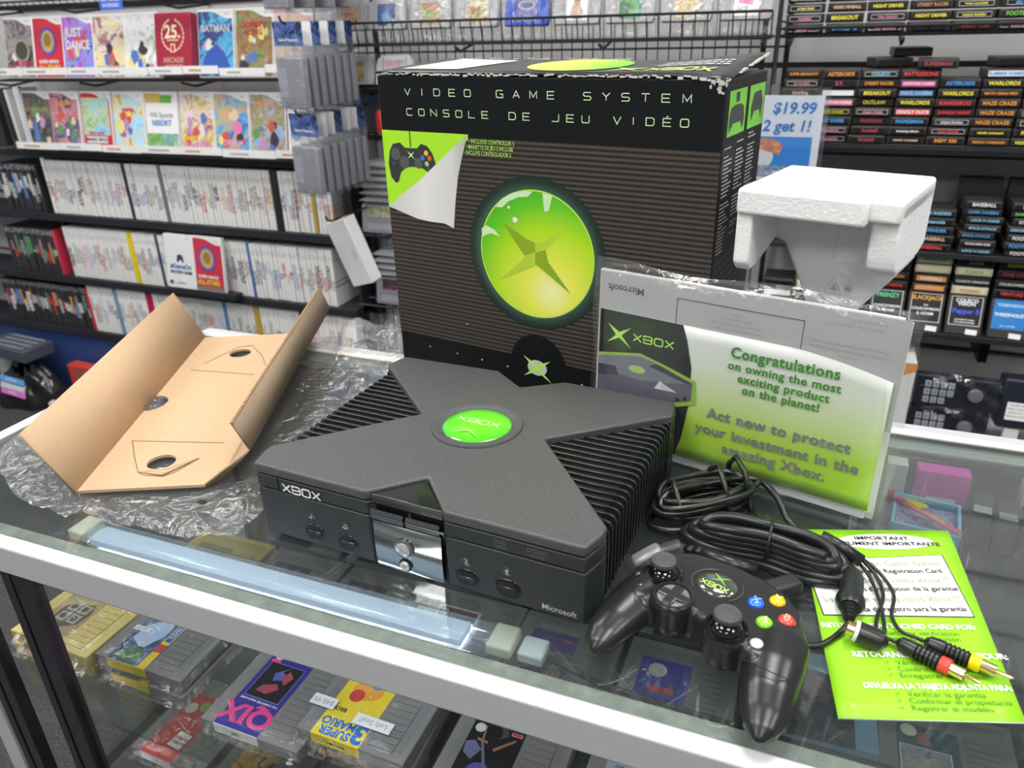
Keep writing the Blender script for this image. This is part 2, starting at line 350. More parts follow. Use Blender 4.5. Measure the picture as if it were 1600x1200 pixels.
# cooling fins: thin vertical plates on both flanks
nf = 21
for sx in (-1, 1):
    for i in range(nf):
        y = -85 + 176*i/(nf-1)
        xi = 63 + (93*(12-y)/103 if y < 12 else 93*(y-12)/83); xi = max(66, min(xi, 150)) - 2
        b = MB()
        pr = [(xi, 56), (xi, 66.5), (150, 66.5), (153.5, 65.2), (156, 61.5), (155.6, 5), (153, 3), (144, 3), (142, 56)]
        M = Matrix(((sx, 0, 0, 0), (0, 0, 1, y*mm), (0, 1, 0, 0), (0, 0, 0, 1)))
        P = [(x*mm, z*mm) for x, z in pr]
        if sx < 0: P = P[::-1]
        b.prism(P[::-1], -.0012, .0012, M); b.build('cooling_fin', fin_m, con, bevel=.0005)
for sx in (-1, 1):
    b = MB(); b.box(*sorted((sx*.1495, sx*.156)), .093, .104, .002, .0665); b.build('fin_end', fin_m, con, bevel=.001)
# centre front: notch with glossy panel
b = MB(); b.prism(mmp([(-33.5, -118), (0, -84.5), (33.5, -118)][::-1])[::-1], .060, .0690); b.build('notch_top', mat('notch_gloss', (.010, .012, .012), .16, coat=.4), con, bevel=.0009)
b = MB(); b.box(-.0335, .0335, -.1185, -.100, .0005, .0600); b.build('notch_body', gloss_black, con)
chrome = mat('dark_mirror', (.42, .43, .44), .07, metal=.95)
b = MB(); b.grid(12, 14, lambda s, t: ((-.0315+.063*s), -.1205 - .0014*math.sin(math.pi*t)*(.8+.2*math.sin(math.pi*s)), .0015+.044*t)); b.build('front_plate', chrome, con, label='mirror-finish plate around the buttons')
for x0, x1 in ((-.0315, -.0012), (.0012, .0315)):
    b = MB(); b.grid(8, 6, lambda s, t: (x0+(x1-x0)*s, -.1215 - .0016*math.sin(math.pi*t), .0470+.0105*t)); b.build('flap', mat('flap_gloss', (.22, .22, .23), .07, metal=.9), con)
def fdisc(name, x, z, r, m, y, depth=.002, ring=None):
    b = MB(); b.lathe([(r, 0), (r, depth*.7), (r*.82, depth)], seg=28, M=Matrix.Translation((x, y, z)) @ XF); return b.build(name, m, con)
btn = mat('silver_button', (.62, .62, .63), .25, metal=.6)
fdisc('button_ring', -.003, .0265, .0088, mat('ring_grey', (.2, .2, .21), .2, metal=.6), -.1220)
e = fdisc('eject_button', -.003, .0265, .0064, btn, -.1230, .0025)
b = MB(); b.flat([(-.0026, -.0012), (.0026, -.0012), (0, .0026)], 0, Matrix.Translation((-.003, -.12575, .0268)) @ XF); b.build('eject_symbol', pale_ink, e)
fdisc('button_ring', -.003, .0100, .0060, gloss_black, -.1212)
e = fdisc('power_button', -.003, .0100, .0044, btn, -.1222, .0025)
b = MB(); b.flat(circ(0, 0, .0021, 16) , 0, Matrix.Translation((-.003, -.12492, .0100)) @ XF); b.build('power_symbol', pale_ink, e)
# controller ports
def stadium(w, h, n=10, cx=0, cy=0):
    r = h/2; return [(cx+w/2-r+r*math.cos(a), cy+r*math.sin(a)) for a in [R(-90+180*i/n) for i in range(n+1)]] + [(cx-w/2+r+r*math.cos(a), cy+r*math.sin(a)) for a in [R(90+180*i/n) for i in range(n+1)]]
for i, (x, z) in enumerate(((-.0945, .0155), (-.0600, .0145), (.0530, .0140), (.0880, .0155))):
    T = Matrix.Translation((x, 0, z)) @ XF
    b = MB(); b.prism(stadium(.0225, .0165), .1203, .1212, T); p = b.build('controller_port', gloss_black, con, bevel=.0006)
    b = MB(); b.prism(stadium(.0186, .0126), .1213, .1216, T); b.build('socket', inner, p)
    b = MB(); b.box(-.0062, .0076, -.0010, .0024, .1216, .1228, T); b.build('contact_bar', mat('contact_gloss', (.06, .06, .065), .08, metal=.6), p, bevel=.0008)
    T2 = Matrix.Translation((x, 0, z+.0165)) @ XF
    b = MB(); b.lathe([(.0044, .1204), (.0044, .1210), (.0034, .1214)], seg=20, M=T2); q = b.build('port_marker', mat('marker_gloss', (.09, .09, .09), .12, metal=.6), con)
    text(str(i+1), .0068, mat('silver_ink', (.5, .5, .5), .3), q, (x, -.1216, z+.0165), FRONT, name='numeral')
b = MB(); strokes(b, 'XBOX', -.1215, .0508, .0080, .0072, .0024, .0015, Matrix.Translation((0, -.1213, 0)) @ XF); b.build('white_wordmark', white, con)
text('Microsoft', .0072, mat('silver_ink', (.5, .5, .5), .3), con, (.1300, -.1210, .0085), FRONT, bold=.012, name='maker_wordmark')
for x, s in ((.083, 'DVD'), (.113, 'DOLBY')):
    text(s, .0052, mat('faint_ink', (.14, .14, .14), .4), con, (x, -.1211, .0572), FRONT, name='disc_mark'); text('VIDEO' if s == 'DVD' else 'DIGITAL', .0035, MATS['faint_ink'], con, (x, -.1211, .0530), FRONT, name='disc_mark')
b = MB(); b.box(-.1272, -.1264, -.1212, -.1200, .0490, .0616); b.build('tray_gap', inner, con)
# jewel
JC = (-.003, .010, 0)
b = MB(); b.lathe([(.0425, .0720), (.0418, .0738), (.0400, .0741), (.0350, .0722), (.0326, .0716), (.0322, .0712)], JC, 56, caps=(False, False)); b.build('jewel_ring', shell, con)
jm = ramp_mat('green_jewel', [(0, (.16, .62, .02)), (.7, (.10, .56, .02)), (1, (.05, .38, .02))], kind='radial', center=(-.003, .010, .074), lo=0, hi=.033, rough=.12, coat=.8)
jp = [(.0325*math.cos(R(a)), .0712+.0038*math.sin(R(a))) for a in range(0, 91, 9)]
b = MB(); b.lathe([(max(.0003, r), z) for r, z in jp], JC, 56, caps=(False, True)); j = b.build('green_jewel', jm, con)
b = MB(); strokes(b, 'XBOX', -.0205, -.0032, .0088, .0068, .0024, .0009); b.build('wordmark', mat('pale_green_ink', (.55, .85, .45), .3), j, loc=(-.003, .012, .07515), rot=(R(1), 0, 0))
b = MB(); b.flat([(x*.013, y*.012) for x, y in STAR]); b.build('cross_emblem', mat('leaf_ink', (.22, .66, .08), .25), j, loc=(-.003, -.004, .07485), rot=(R(-3), 0, 0))
for sx in (-1, 1):
    for y in (-.085, .09):
        b = MB(); b.lathe([(.009, 0), (.009, .004)], (sx*.11, y, 0), 20); b.build('rubber_foot', black, con)
# ------------------------------------------------------------------ retail carton
bx = thing('retail_carton', 'large worn black cardboard carton with glowing green round emblem, standing behind console', 'box', (-.454, .757, .0015), R(-10)); bx.scale = (1.016, 1.016, 1.005)
BW, BD, BH = .3695, .120, .356
card_black = mat('card_black', (.008, .009, .010), .45, spec=.25, bump=.08, bscale=120)
b = MB(); b.box(0, BW, 0, BD, 0, BH-.001); b.build('carton_body', card_black, bx, bevel=.0015)
# printed front: ridged brown field
def ridge_mat():
    m = mat('ridged_print', (.08, .07, .06), .45, spec=.3); n, l = nodes(m); p = n['Principled BSDF']
    tc = n.new('ShaderNodeTexCoord'); sp = n.new('ShaderNodeSeparateXYZ'); l.new(tc.outputs['Object'], sp.inputs[0])
    mu = n.new('ShaderNodeMath'); mu.operation = 'MULTIPLY'; mu.inputs[1].default_value = 2*math.pi/.0049; l.new(sp.outputs[2], mu.inputs[0])
    sn = n.new('ShaderNodeMath'); sn.operation = 'SINE'; l.new(mu.outputs[0], sn.inputs[0])
    rp = n.new('ShaderNodeValToRGB'); mr = n.new('ShaderNodeMapRange'); mr.inputs[1].default_value = -1; l.new(sn.outputs[0], mr.inputs[0]); l.new(mr.outputs[0], rp.inputs[0])
    rp.color_ramp.elements[0].color = (.020, .017, .015, 1); rp.color_ramp.elements[1].color = (.085, .073, .064, 1)
    l.new(rp.outputs[0], p.inputs['Base Color']); return m
ZR = lambda z: (z*1.011-8)*.001      # print heights on the carton face
XZ = lambda x, z, y=0: (x*.001, y, ZR(z))
def front_flat(name, pts, m, y, parent=bx, label=None):
    b = MB(); b.flat([(x*.001, ZR(z)) for x, z in pts], 0, Matrix.Translation((0, y, 0)) @ XF); return b.build(name, m, parent, label=label)
front_flat('front_print', [(.8, 76), (368.7, 76), (368.7, 302), (.8, 302)], ridge_mat(), -.0003, label='brown ridged printed front')
front_flat('green_corner', [(.4, 305), (112, 305), (112, 300), (.4, 222)], lime, -.0005)
# little printed controller
pc = [(14, 250), (8, 256), (6, 270), (9, 284), (14, 291), (24, 293), (30, 288), (46, 288), (52, 293), (60, 291), (66, 284), (70, 272), (69, 262), (60, 264), (52, 268), (40, 269), (30, 268), (22, 262), (18, 252)]
g_ = front_flat('printed_controller', pc, mat('printed_grey', (.04, .045, .045), .45), -.0007)
def printed_disc(x, z, r, m, parent=None, y=-.0009):
    b = MB(); b.flat(circ(x*.001, ZR(z), r*.001, 20), 0, Matrix.Translation((0, y, 0)) @ XF); return b.build('printed_dot', m, parent or bx)
pg = mat('print_grey', (.10, .11, .11), .45)
for x, z, r, c in ((17, 281, 6.5, pg), (28, 273, 6.5, pg), (47, 273, 5.5, pg), (58, 284, 2.7, (.9, .6, .02)), (53, 279, 2.7, (.05, .2, .8)), (62, 279, 2.7, (.8, .12, .08)), (58, 273, 2.7, (.3, .75, .2)), (60, 268, 2, pg), (13, 271, 1.5, pg)):
    printed_disc(x, z, r, c if not isinstance(c, tuple) else mat('dot_%d%d' % (int(c[0]*9), int(c[2]*9)), c, .4), g_)
b = MB(); b.flat([(x*.005+.038, z*.005+ZR(281)) for x, z in STAR], 0, Matrix.Translation((0, -.0010, 0)) @ XF); b.build('tiny_emblem', mat('pale_lime', (.6, .85, .4), .4), g_)
b = MB(); b.tube([XZ(38, 289, -.0006), XZ(38, 305, -.0006)], .0006, 6); b.build('printed_cord', MATS['printed_grey'], g_)
# curled page corner
curl = [(111.5, 305), (104, 284), (97, 262), (92, 236), (88, 208), (76, 212), (58, 212), (40, 213.5), (22, 218), (.8, 223.5), (20, 238), (45, 254), (72, 275), (95, 293)]
front_flat('page_curl', curl, ramp_mat('page_curl_print', [(0, (.62, .62, .60)), (.45, (.80, .80, .79)), (.8, (.70, .70, .69)), (1, (.42, .45, .36))], 'X', 0, .112, .4), -.0008, label='white curled page corner print')
text_lime = mat('lime_ink', (.50, .86, .14), .45)
for s, x, z in (('\u2022 INCLUDES CONTROLLER S', 112.5, 298.6), ('\u2022 MANETTE DE JEU S INCLUSE', 109, 293), ('\u2022 INCLUYE CONTROLADOR S', 106, 287.3)):
    text(s, .0056, text_lime, bx, XZ(x, z, -.0007), FRONT, bold=.004, align='LEFT', sx=.75, name='feature_lettering')
pale = mat('pale_green_print', (.66, .86, .52), .45)
for wd, x0, pitch, z in (('VIDEO GAME SYSTEM', 36, 18.55, 340.5), ('CONSOLE DE JEU VID!O', 36.5, 15.55, 321)):
    i = 0
    for word in wd.split(' '):
        b = MB()
        for ch in word: strokes(b, ch, (x0+i*pitch)*.001, ZR(z), .0073, .0064, 0, .00085, Matrix.Translation((0, -.0007, 0)) @ XF); i += 1
        b.build('title_word', pale, bx); i += 1
# orb
ox, oz = 188, 190.5
def disc(name, x, z, r, m, y, n=72, label=None): return front_flat(name, [(x+r*math.cos(2*math.pi*i/n), z+r*math.sin(2*math.pi*i/n)) for i in range(n)], m, y, label=label)
disc('orb_outer_ring', ox-1, oz, 79, ramp_mat('orb_rim', [(0, (.03, .08, .05)), (.86, (.045, .10, .07)), (.93, (.02, .045, .035)), (1, (.012, .025, .02))], kind='radial', center=(.187, -.0006, .1846), lo=0, hi=.079), -.0006)  # printed dark green ring around the orb
disc('orb_edge', ox, oz, 66.2, mat('orb_edge', (.55, .82, .12), .35), -.0008)
disc('orb', ox, oz, 64.8, ramp_mat('orb_print', [(0, (.93, .92, .45)), (.22, (.84, .86, .10)), (.50, (.50, .78, .02)), (.72, (.13, .60, .02)), (1, (.02, .30, .03))], kind='radial', center=(.206, -.001, .148), lo=0, hi=.125, rough=.3, coat=.3), -.0010, label='glowing green and yellow orb emblem')
dk = mat('emblem_dark', (.27, .42, .02), .4); md = mat('emblem_mid', (.48, .66, .05), .4); hl = mat('emblem_light', (.78, .86, .22), .4)
front_flat('emblem_blade', [(149, 222), (178, 207), (188, 204), (188, 192), (176, 188)][:5], dk, -.0013)
front_flat('emblem_blade', [(188, 204), (199, 207), (221, 222), (200, 198), (188, 190)], md, -.0013)
front_flat('emblem_blade', [(188, 194), (200, 198), (203, 186), (229, 156), (195, 178), (188, 182)], dk, -.00135)
front_flat('emblem_blade', [(188, 194), (176, 190), (172, 184), (145, 160), (182, 178), (188, 182)], md, -.00135)
front_flat('orb_glint', [(142, 236), (150, 245), (162, 251.5), (178, 254.5), (186, 254.8), (180, 249), (170, 248), (158, 243), (150, 236)], mat('glint_print', (.62, .86, .50), .35), -.0012)
front_flat('orb_glint', [(197, 254.5), (208, 252.5), (204, 238), (199, 236)], MATS['glint_print'], -.0012)
front_flat('orb_glint', [(124, 203), (124, 212), (130, 216), (140, 212), (146, 206), (136, 208), (130, 206)], MATS['glint_print'], -.0012)
for x, z, r in ((165, 225, 3), (158, 237, 1.6)): printed_disc(x, z, r, white, y=-.0014)
# black foot band, dome, small emblem, white dots
disc('dome', 189, 70, 34, card_black, -.0005, 48)
front_flat('foot_glow', circ(188, 66, 12, 24, ry=9), mat('glow_print', (.55, .60, .55), .5), -.0007)
front_flat('foot_emblem', [(188+x*17, 66+z*15) for x, z in STAR], text_lime, -.0009)
for x, z in ((43, 62.9), (82, 62), (116, 61), (150, 60), (242, 58), (285, 57), (325, 56)): printed_disc(x, z, .9, white, y=-.0006)
printed_disc(98, 101, .8, white, y=-.0006)
# right side panel
SIDE = Matrix.Translation((BW, 0, 0)) @ Matrix.Rotation(R(90), 4, 'Z') @ XF
def side_flat(name, pts, m, off, n=None):
    b = MB(); b.flat([(x*.001, z*.001) for x, z in pts], off, SIDE); return b.build(name, m, bx)
lime2 = mat('side_lime', (.16, .50, .05), .45)
for x0 in (8, 66):
    side_flat('side_picture', [(x0, 308), (x0+49, 308), (x0+49, 345), (x0, 345)], lime2, .0004)
side_flat('picture_controller', [(12, 311), (10, 322), (14, 331), (24, 333), (40, 333), (50, 330), (53, 320), (50, 311), (43, 318), (22, 318)], MATS['printed_grey'], .0006)
side_flat('picture_remote', [(26, 335), (36, 335), (36, 343), (26, 343)], MATS['printed_grey'], .0006)
side_flat('picture_controller', [(76, 314), (73, 326), (80, 338), (102, 339), (110, 328), (106, 313), (100, 322), (84, 322)], MATS['printed_grey'], .0006)
ink = mat('side_ink', (.45, .45, .45), .5); rr = random.Random(3); b = MB()
for cx, z0, z1 in ((6, 205, 298), (40, 215, 300), (74, 240, 303)):
    z = z1
    while z > z0:
        L = rr.uniform(12, 26); x = cx
        while x < cx+L:
            w_ = rr.uniform(2, 5); b.flat([(x*.001, z*.001), ((x+w_)*.001, z*.001), ((x+w_)*.001, (z+1.3)*.001), (x*.001, (z+1.3)*.001)], .0004, SIDE); x += w_+.9
        z -= 3.4 if rr.random() > .15 else 7
b.build('side_small_print', ink, bx)
b = MB()
for i in range(12): b.flat([((4)*.001, (196-i*7.5)*.001), (116*.001, (196+7-i*7.5)*.001), (116*.001, (196.6+7-i*7.5)*.001), (4*.001, (196.6-i*7.5)*.001)], .0004, SIDE)
b.build('side_rules', mat('rule_ink', (.16, .18, .20), .5), bx)
# top flap: bowed, lifted at the back right
def topz(s, t): return BH + .0015 + .006*t*(1-.4*s) + (.008*max(0, s-.78)/.22)*t - .004*max(0, s-.9)/.1*(1-t)
b = MB(); b.grid(24, 8, lambda s, t: (BW*s*(1-.01*t), -.0005+BD*t, topz(s, t))); b.build('top_flap', mat('flap_black', (.014, .014, .016), .3, bump=.15, bscale=40), bx, solid=.0022)
def on_top(x, y, e=.0016): s, t = x/BW, y/BD; return (x, y, topz(s, t)+e)
def top_patch(name, pts, m, e=.0017, k=8, label=None):
    b = MB(); (a, b_, c, d) = pts
    b.grid(k, 3, lambda s, t: on_top((a[0]*(1-s)+b_[0]*s)*(1-t)+(d[0]*(1-s)+c[0]*s)*t, (a[1]*(1-s)+b_[1]*s)*(1-t)+(d[1]*(1-s)+c[1]*s)*t, e)); return b.build(name, m, bx, label=label)
top_patch('sticker', [(.018, .022), (.088, .020), (.112, .100), (.032, .112)], mat('yellowed_sticker', (.78, .77, .66), .5), label='yellowed paper sticker')
for i in range(5): top_patch('sticker_line', [(.024+.003*i, .034+.014*i), (.08+.003*i, .034+.014*i), (.08+.003*i, .037+.014*i), (.024+.003*i, .037+.014*i)], pale_ink, .0019, 4)
b = MB(); b.add([on_top(.203+.052*math.cos(a), .066+.052*math.sin(a), .0017) for a in [2*math.pi*i/40 for i in range(40)]], [list(range(40))]); b.build('top_orb', ramp_mat('top_orb', [(0, (.75, .80, .12)), (1, (.12, .5, .02))], 'X', .15, .25), bx)
b = MB(); M = Matrix.Translation((0, 0, 0)); b.add([on_top(.268+.016*x, .032+.016*y, .0018) for x, y in STAR], [list(range(len(STAR)))]); b.build('top_emblem', text_lime, bx)
b = MB(); strokes(b, 'XBOX', .288, .022, .012, .018, .0035, .0028); b.v = [on_top(x, y, .0018) for x, y, z in b.v]; b.build('top_wordmark', text_lime, bx)
b = MB(); rr = random.Random(9)
for r_ in range(3):
    x = .285
    while x < .345: w_ = rr.uniform(.003, .009); b.add([on_top(x, .058+.012*r_, .0018), on_top(x+w_, .058+.012*r_, .0018), on_top(x+w_, .064+.012*r_, .0018), on_top(x, .064+.012*r_, .0018)], [(0, 1, 2, 3)]); x += w_+.002
b.build('top_small_print', ink, bx)
# frayed white board along the top edges and corner
paper = mat('torn_board', (.62, .60, .56), .9); rr = random.Random(5); b = MB()
x = 0
while x < BW:
    w_ = rr.uniform(.0012, .005); h_ = rr.uniform(.0003, .0016)*(1.6 if x > .3 else 1); z = topz(x/BW, 0)-rr.uniform(-.0002, .0016)
    if rr.random() < .8: b.box(x, x+w_, -.0012, .0010, z-h_, z+.0004)
    x += w_*rr.uniform(.6, 1.2)
for i in range(26):
    t = rr.random(); b.cbox((BW-.0002, BD*t, topz(1, t)+.0004), (.0022, rr.uniform(.002, .007), rr.uniform(.0008, .002)))
for i in range(30):
    x = rr.uniform(.0, .24); b.cbox((x, BD-.001, topz(x/BW, 1)+.001), (rr.uniform(.003, .009), .0015, rr.uniform(.001, .0035)))
for i in range(14):
    b.cbox((BW-rr.uniform(0, .014), -.0006, BH-rr.uniform(.001, .012)), (rr.uniform(.0008, .003), .0009, rr.uniform(.0008, .003)))
b.build('frayed_edge', paper, bx, label='frayed white torn board edge')

# ------------------------------------------------------------------ manuals in a clear bag, leaning on the carton
mn = thing('manual_bundle', 'clear plastic bag of manuals with green congratulations card, leaning beside carton', 'manuals', (.078, .625, .001), rot=(R(-2.5), 0, R(-13.5)))
mn.scale = (1.03, 1, .985)
paperw = mat('paper_white', (.80, .80, .79), .55)
b = MB(); b.box(-.270, -.007, .0022, .0065, .002, .189); b.build('booklet', paperw, mn)
b = MB(); b.box(-.268, -.001, .0070, .0100, .001, .185); b.build('booklet', paperw, mn)
b = MB(); b.box(-.269, -.001, .0012, .0018, .090, .188); back = b.build('leaflet', mat('leaflet_grey', (.46, .46, .47), .5), mn, label='grey leaflet printed upside down')
FL180 = (R(90), R(180), 0)
def mtext(s, x, z, size, m, parent=mn, y=.0009, rot=FRONT, **k): return text(s, size*.001, m, parent, (x*.001, y, z*.001), rot, **k)
mtext('Microsoft', -242, 173, 9.5, mat('slate_ink', (.10, .11, .14), .5), back, rot=FL180, bold=.02, name='maker_wordmark')
b = MB()
for x0, x1, z0, z1 in ((-191, -79, 173, 173.7), (-191, -190.3, 145, 173.7), (-79.7, -79, 145, 173.7)): b.box(x0*.001, x1*.001, .0008, .0011, z0*.001, z1*.001)
b.build('box_rule', MATS['slate_ink'], back)
for i, s in enumerate(('video game system and games.', 'Xbox and live support line', 'www.xbox.com', 'Visit')):
    mtext(s, -135, 152+5*i, 4.2, pale_ink, back, rot=FL180, name='small_print')
for i, s in enumerate(('avec Xbox.', 'accéder aux informations les plus récentes', 'Rendez-vous sur le site Web Xbox pour')): mtext(s, -42, 148+5*i, 3.6, pale_ink, back, rot=FL180, name='small_print')
mtext('1002 Part No. X08-01792-07', -40, 176, 3.8, pale_ink, back, rot=FL180, name='small_print'); mtext('Printed in China', -30, 181, 3.8, pale_ink, back, rot=FL180, name='small_print')
# the green card in front, its right top corner curling
cardm = ramp_mat('card_gradient', [(0, (.36, .66, .01)), (.35, (.44, .70, .05)), (.62, (.66, .78, .42)), (.85, (.78, .82, .72)), (1, (.80, .82, .78))], 'Z', .008, .140, .35, coat=.25)
cp = []
def card_top(x): return .150 - .0008*(x+.266)/.09 if x < -.09 else .1485 - .013*((x+.09)/.085)**1.6
b = MB(); b.grid(30, 10, lambda s, t: (-.266+.261*s, -.0012-.0012*max(0, s-.7)*t*t/.3, .0125 + (card_top(-.266+.261*s)-.0125)*t)); b.build('green_card', cardm, mn, solid=.0006, label='white to green gradient card')
front = lambda name, pts, m, y, parent=mn: (lambda bb: (bb.flat([(x*.001, z*.001) for x, z in pts], 0, Matrix.Translation((0, y, 0)) @ XF), bb.build(name, m, parent))[1])(MB())
blk = front('black_panel', [(-266, 13), (-179.5, 13), (-174, 35), (-170, 70), (-170.5, 108), (-177, 135), (-182, 149.5), (-266, 150.3)], mat('panel_black', (.012, .014, .012), .3, coat=.3), -.0021)
front('emblem', [(-245+x*12.5, 127+z*12.5) for x, z in STAR], text_lime, -.0025, blk)
b = MB(); strokes(b, 'XBOX', -.2300, .1235, .0082, .0072, .0026, .0013, Matrix.Translation((0, -.0025, 0)) @ XF); b.build('wordmark', text_lime, blk)
# printed console picture
front('console_glow', [(-266, 104), (-222, 112), (-198, 106), (-165, 96), (-163, 72), (-190, 62), (-266, 62)], mat('glow_green', (.30, .52, .05), .4), -.0024, blk)
front('console_print', [(-266, 101), (-222, 109), (-200, 104), (-168, 93), (-190, 88), (-220, 84), (-266, 86)], mat('print_slate', (.20, .20, .25), .4), -.0027, blk)
front('console_front_print', [(-266, 86), (-220, 84), (-190, 88), (-168, 93), (-168, 75), (-192, 66), (-266, 62)], mat('print_slate_dark', (.11, .11, .15), .4), -.0027, blk)
front('console_fins_print', [(-266, 92), (-247, 93), (-243, 84), (-266, 80)], mat('print_fins', (.05, .05, .06), .4), -.0029, blk)
front('console_fins_print', [(-205, 105), (-168, 93.5), (-172, 91), (-212, 101)], MATS['print_fins'], -.0029, blk)
front('console_jewel_print', circ(-224, 94.5, 9, 24, ry=4), mat('print_green', (.42, .62, .20), .4), -.0030, blk)
front('console_notch_print', [(-200, 88), (-182, 80), (-205, 79)], mat('print_pale', (.6, .6, .62), .4), -.0030, blk)
front('console_port_print', circ(-181, 73, 2.2, 14), black, -.0030, blk); front('console_port_print', circ(-174, 76, 2.2, 14), black, -.0030, blk)
green_ink = mat('green_ink', (.05, .27, .02), .45); greyink = mat('card_grey_ink', (.20, .21, .22), .45)
for s, x, z, sz, m_, sx in (('Congratulations', -90, 133, 14.2, green_ink, .92), ('on owning the most', -89.5, 120.2, 11, green_ink, .98), ('exciting product', -88.5, 109.2, 11, green_ink, .98), ('on the planet!', -89, 98.6, 11, green_ink, .98),
                        ('Act now to protect', -89, 67.5, 14.6, greyink, .99), ('your investment in the', -89, 50, 14.6, greyink, .98), ('amazing Xbox.', -88, 34.5, 14.6, greyink, .98)):
    mtext(s, x, z, sz, m_, mn, -.0030, bold=.028, sx=sx, space=1.08, name='card_lettering')
# the bag itself: thin welded film, slightly puffed, wrinkled by its surface
bagm = clear_mat('manual_bag', (.97, .98, .98), .06, .02, bump=.8, bscale=45, milk=.03, dist=.002)
rr = random.Random(11)
def bagpt(s, t, side):
    x = -.2755+.283*s; z = -.0005+.1985*t; puff = .0075*min(1, 14*min(s, 1-s, t, 1-t))
    return (x + .0025*math.sin(9*t+2*side) * (1 if s in (0, 1) else .3), (.0035 if side < 0 else .0045) + side*puff + .0012*math.sin(23*s+5*t)*min(1, 8*min(s, 1-s, t, 1-t)), z + .003*math.sin(11*s+1)*(t > .99))
b = MB(); b.grid(30, 18, lambda s, t: bagpt(s, t, -1)); b.grid(30, 18, lambda s, t: bagpt(s, t, 1)); b.build('clear_bag', bagm, mn, label='clear wrinkled plastic bag')

# ------------------------------------------------------------------ foam end cap
fo = thing('foam_end_cap', 'white expanded foam end cap standing upright beside the carton', 'packing foam', (-.066, .693, .001), R(-15.6))
foam = mat('white_foam', (.87, .87, .88), .75, bump=1.0, bscale=260)
b = MB()
b.box(0, .106, -.008, .03, .2495, .272); b.box(0, .130, 0, .123, .253, .2715)
b.build('top_slab', foam, fo, bevel=.0035, seg=3)
XZM = lambda y: Matrix(((1, 0, 0, 0), (0, 0, 1, y), (0, 1, 0, 0), (0, 0, 0, 1)))
b = MB(); b.prism([(y, z) for y, z in [(-.004, .262), (-.004, .206), (.004, .198), (.020, .200), (.085, .222), (.123, .235), (.123, .262)]], 0, .0145, Matrix(((0, 0, 1, 0), (1, 0, 0, 0), (0, 1, 0, 0), (0, 0, 0, 1)))); b.build('left_flange', foam, fo, bevel=.0025, seg=3)
b = MB(); b.prism([(y, z) for y, z in [(.008, .266), (.008, .226), (.012, .213), (.020, .208), (.060, .206), (.100, .207), (.123, .212), (.123, .266)]], .1075, .130, Matrix(((0, 0, 1, 0), (1, 0, 0, 0), (0, 1, 0, 0), (0, 0, 0, 1)))); b.build('right_flange', foam, fo, bevel=.0025, seg=3)
web = [(.002, .258), (.002, .216), (.021, .211), (.040, .175), (.0525, .146), (.052, .125), (.030, .060), (.002, .030), (.002, 0), (.130, 0), (.130, .030), (.110, .060), (.088, .125), (.088, .148), (.118, .188), (.129, .205), (.129, .258)]
b = MB(); b.prism(web[::-1], .066, .098, Matrix(((1, 0, 0, 0), (0, 0, 1, 0), (0, 1, 0, 0), (0, 0, 0, 1)))); b.build('web', foam, fo, bevel=.003, seg=3)
b = MB(); b.box(0, .130, .020, .123, 0, .019); b.build('foot_slab', foam, fo, bevel=.005)
WF = lambda x, z: Matrix.Translation((x, .0662, z)) @ XF
b = MB(); b.lathe([(.0150, 0), (.0150, .0022), (.0136, .0022), (.0138, 0)], seg=32, M=WF(.0745, .1755), caps=(False, False))
for a in range(3):
    p = [(.009*math.cos(R(90+120*a)), .009*math.sin(R(90+120*a))), (.009*math.cos(R(210+120*a)), .009*math.sin(R(210+120*a)))]
    b.tube([(p[0][0]-.002, p[0][1], 0), (p[1][0]-.002, p[1][1], 0)], .0018, 6, M=WF(.0745, .1755))
b.build('recycling_mark', foam, fo)
text('6', .010, foam, fo, (.0725, .0648, .1745), FRONT, bold=.03, name='mark_numeral'); text('PS', .006, foam, fo, (.0850, .0648, .1755), FRONT, bold=.03, name='mark_lettering')
b = MB()
for x0, x1, z0, z1 in ((.068, .093, .243, .2442), (.068, .093, .199, .2002), (.068, .0692, .199, .244), (.0918, .093, .199, .244)): b.box(x0, x1, .0650, .0668, z0, z1)
for i in range(5): b.box(.0735, .0875, .0655, .0668, .2065+.0072*i, .2095+.0072*i)
b.build('moulded_panel', foam, fo, bevel=.0004)

# ------------------------------------------------------------------ brown cardboard insert
tr = thing('cardboard_insert', 'brown corrugated cardboard tray insert with folded flaps lying on clear poly bag', 'cardboard', (-.630, .422, .0075), R(24.42))
kraft = mat('kraft_board', (.48, .330, .200), .8, bump=.12, bscale=260, var=.06, vscale=420)
kraft_e = mat('kraft_edge', (.36, .24, .14), .85)
def holed_plate(name, outer, holes, m, parent, thick=.003):
    bm = bmesh.new()
    for loop in [outer]+holes:
        vs = [bm.verts.new((x, y, 0)) for x, y in loop]
        for i in range(len(vs)): bm.edges.new((vs[i], vs[(i+1) % len(vs)]))
    bmesh.ops.triangle_fill(bm, use_beauty=True, edges=bm.edges[:])
    me = bpy.data.meshes.new(name); bm.to_mesh(me); bm.free(); me.materials.append(m)
    o = link_mesh(name, me, parent); md = o.modifiers.new('solid', 'SOLIDIFY'); md.thickness = thick; md.offset = 0; return o
half = [(0, .168), (.006, .1675), (.014, .172), (.0195, .181), (.0205, .192), (.017, .201), (.009, .2065), (0, .207)]
outer = [(0, 0), (.122, 0), (.136, .012), (.140, .20), (.136, .397), (0, .397)] + half[::-1]
holed_plate('base', outer, [circ(.064, .0478, .0142, 28), circ(.068, .3314, .0142, 28)], kraft, tr)
Rf = R(60); ca, sa = math.cos(Rf), math.sin(Rf)
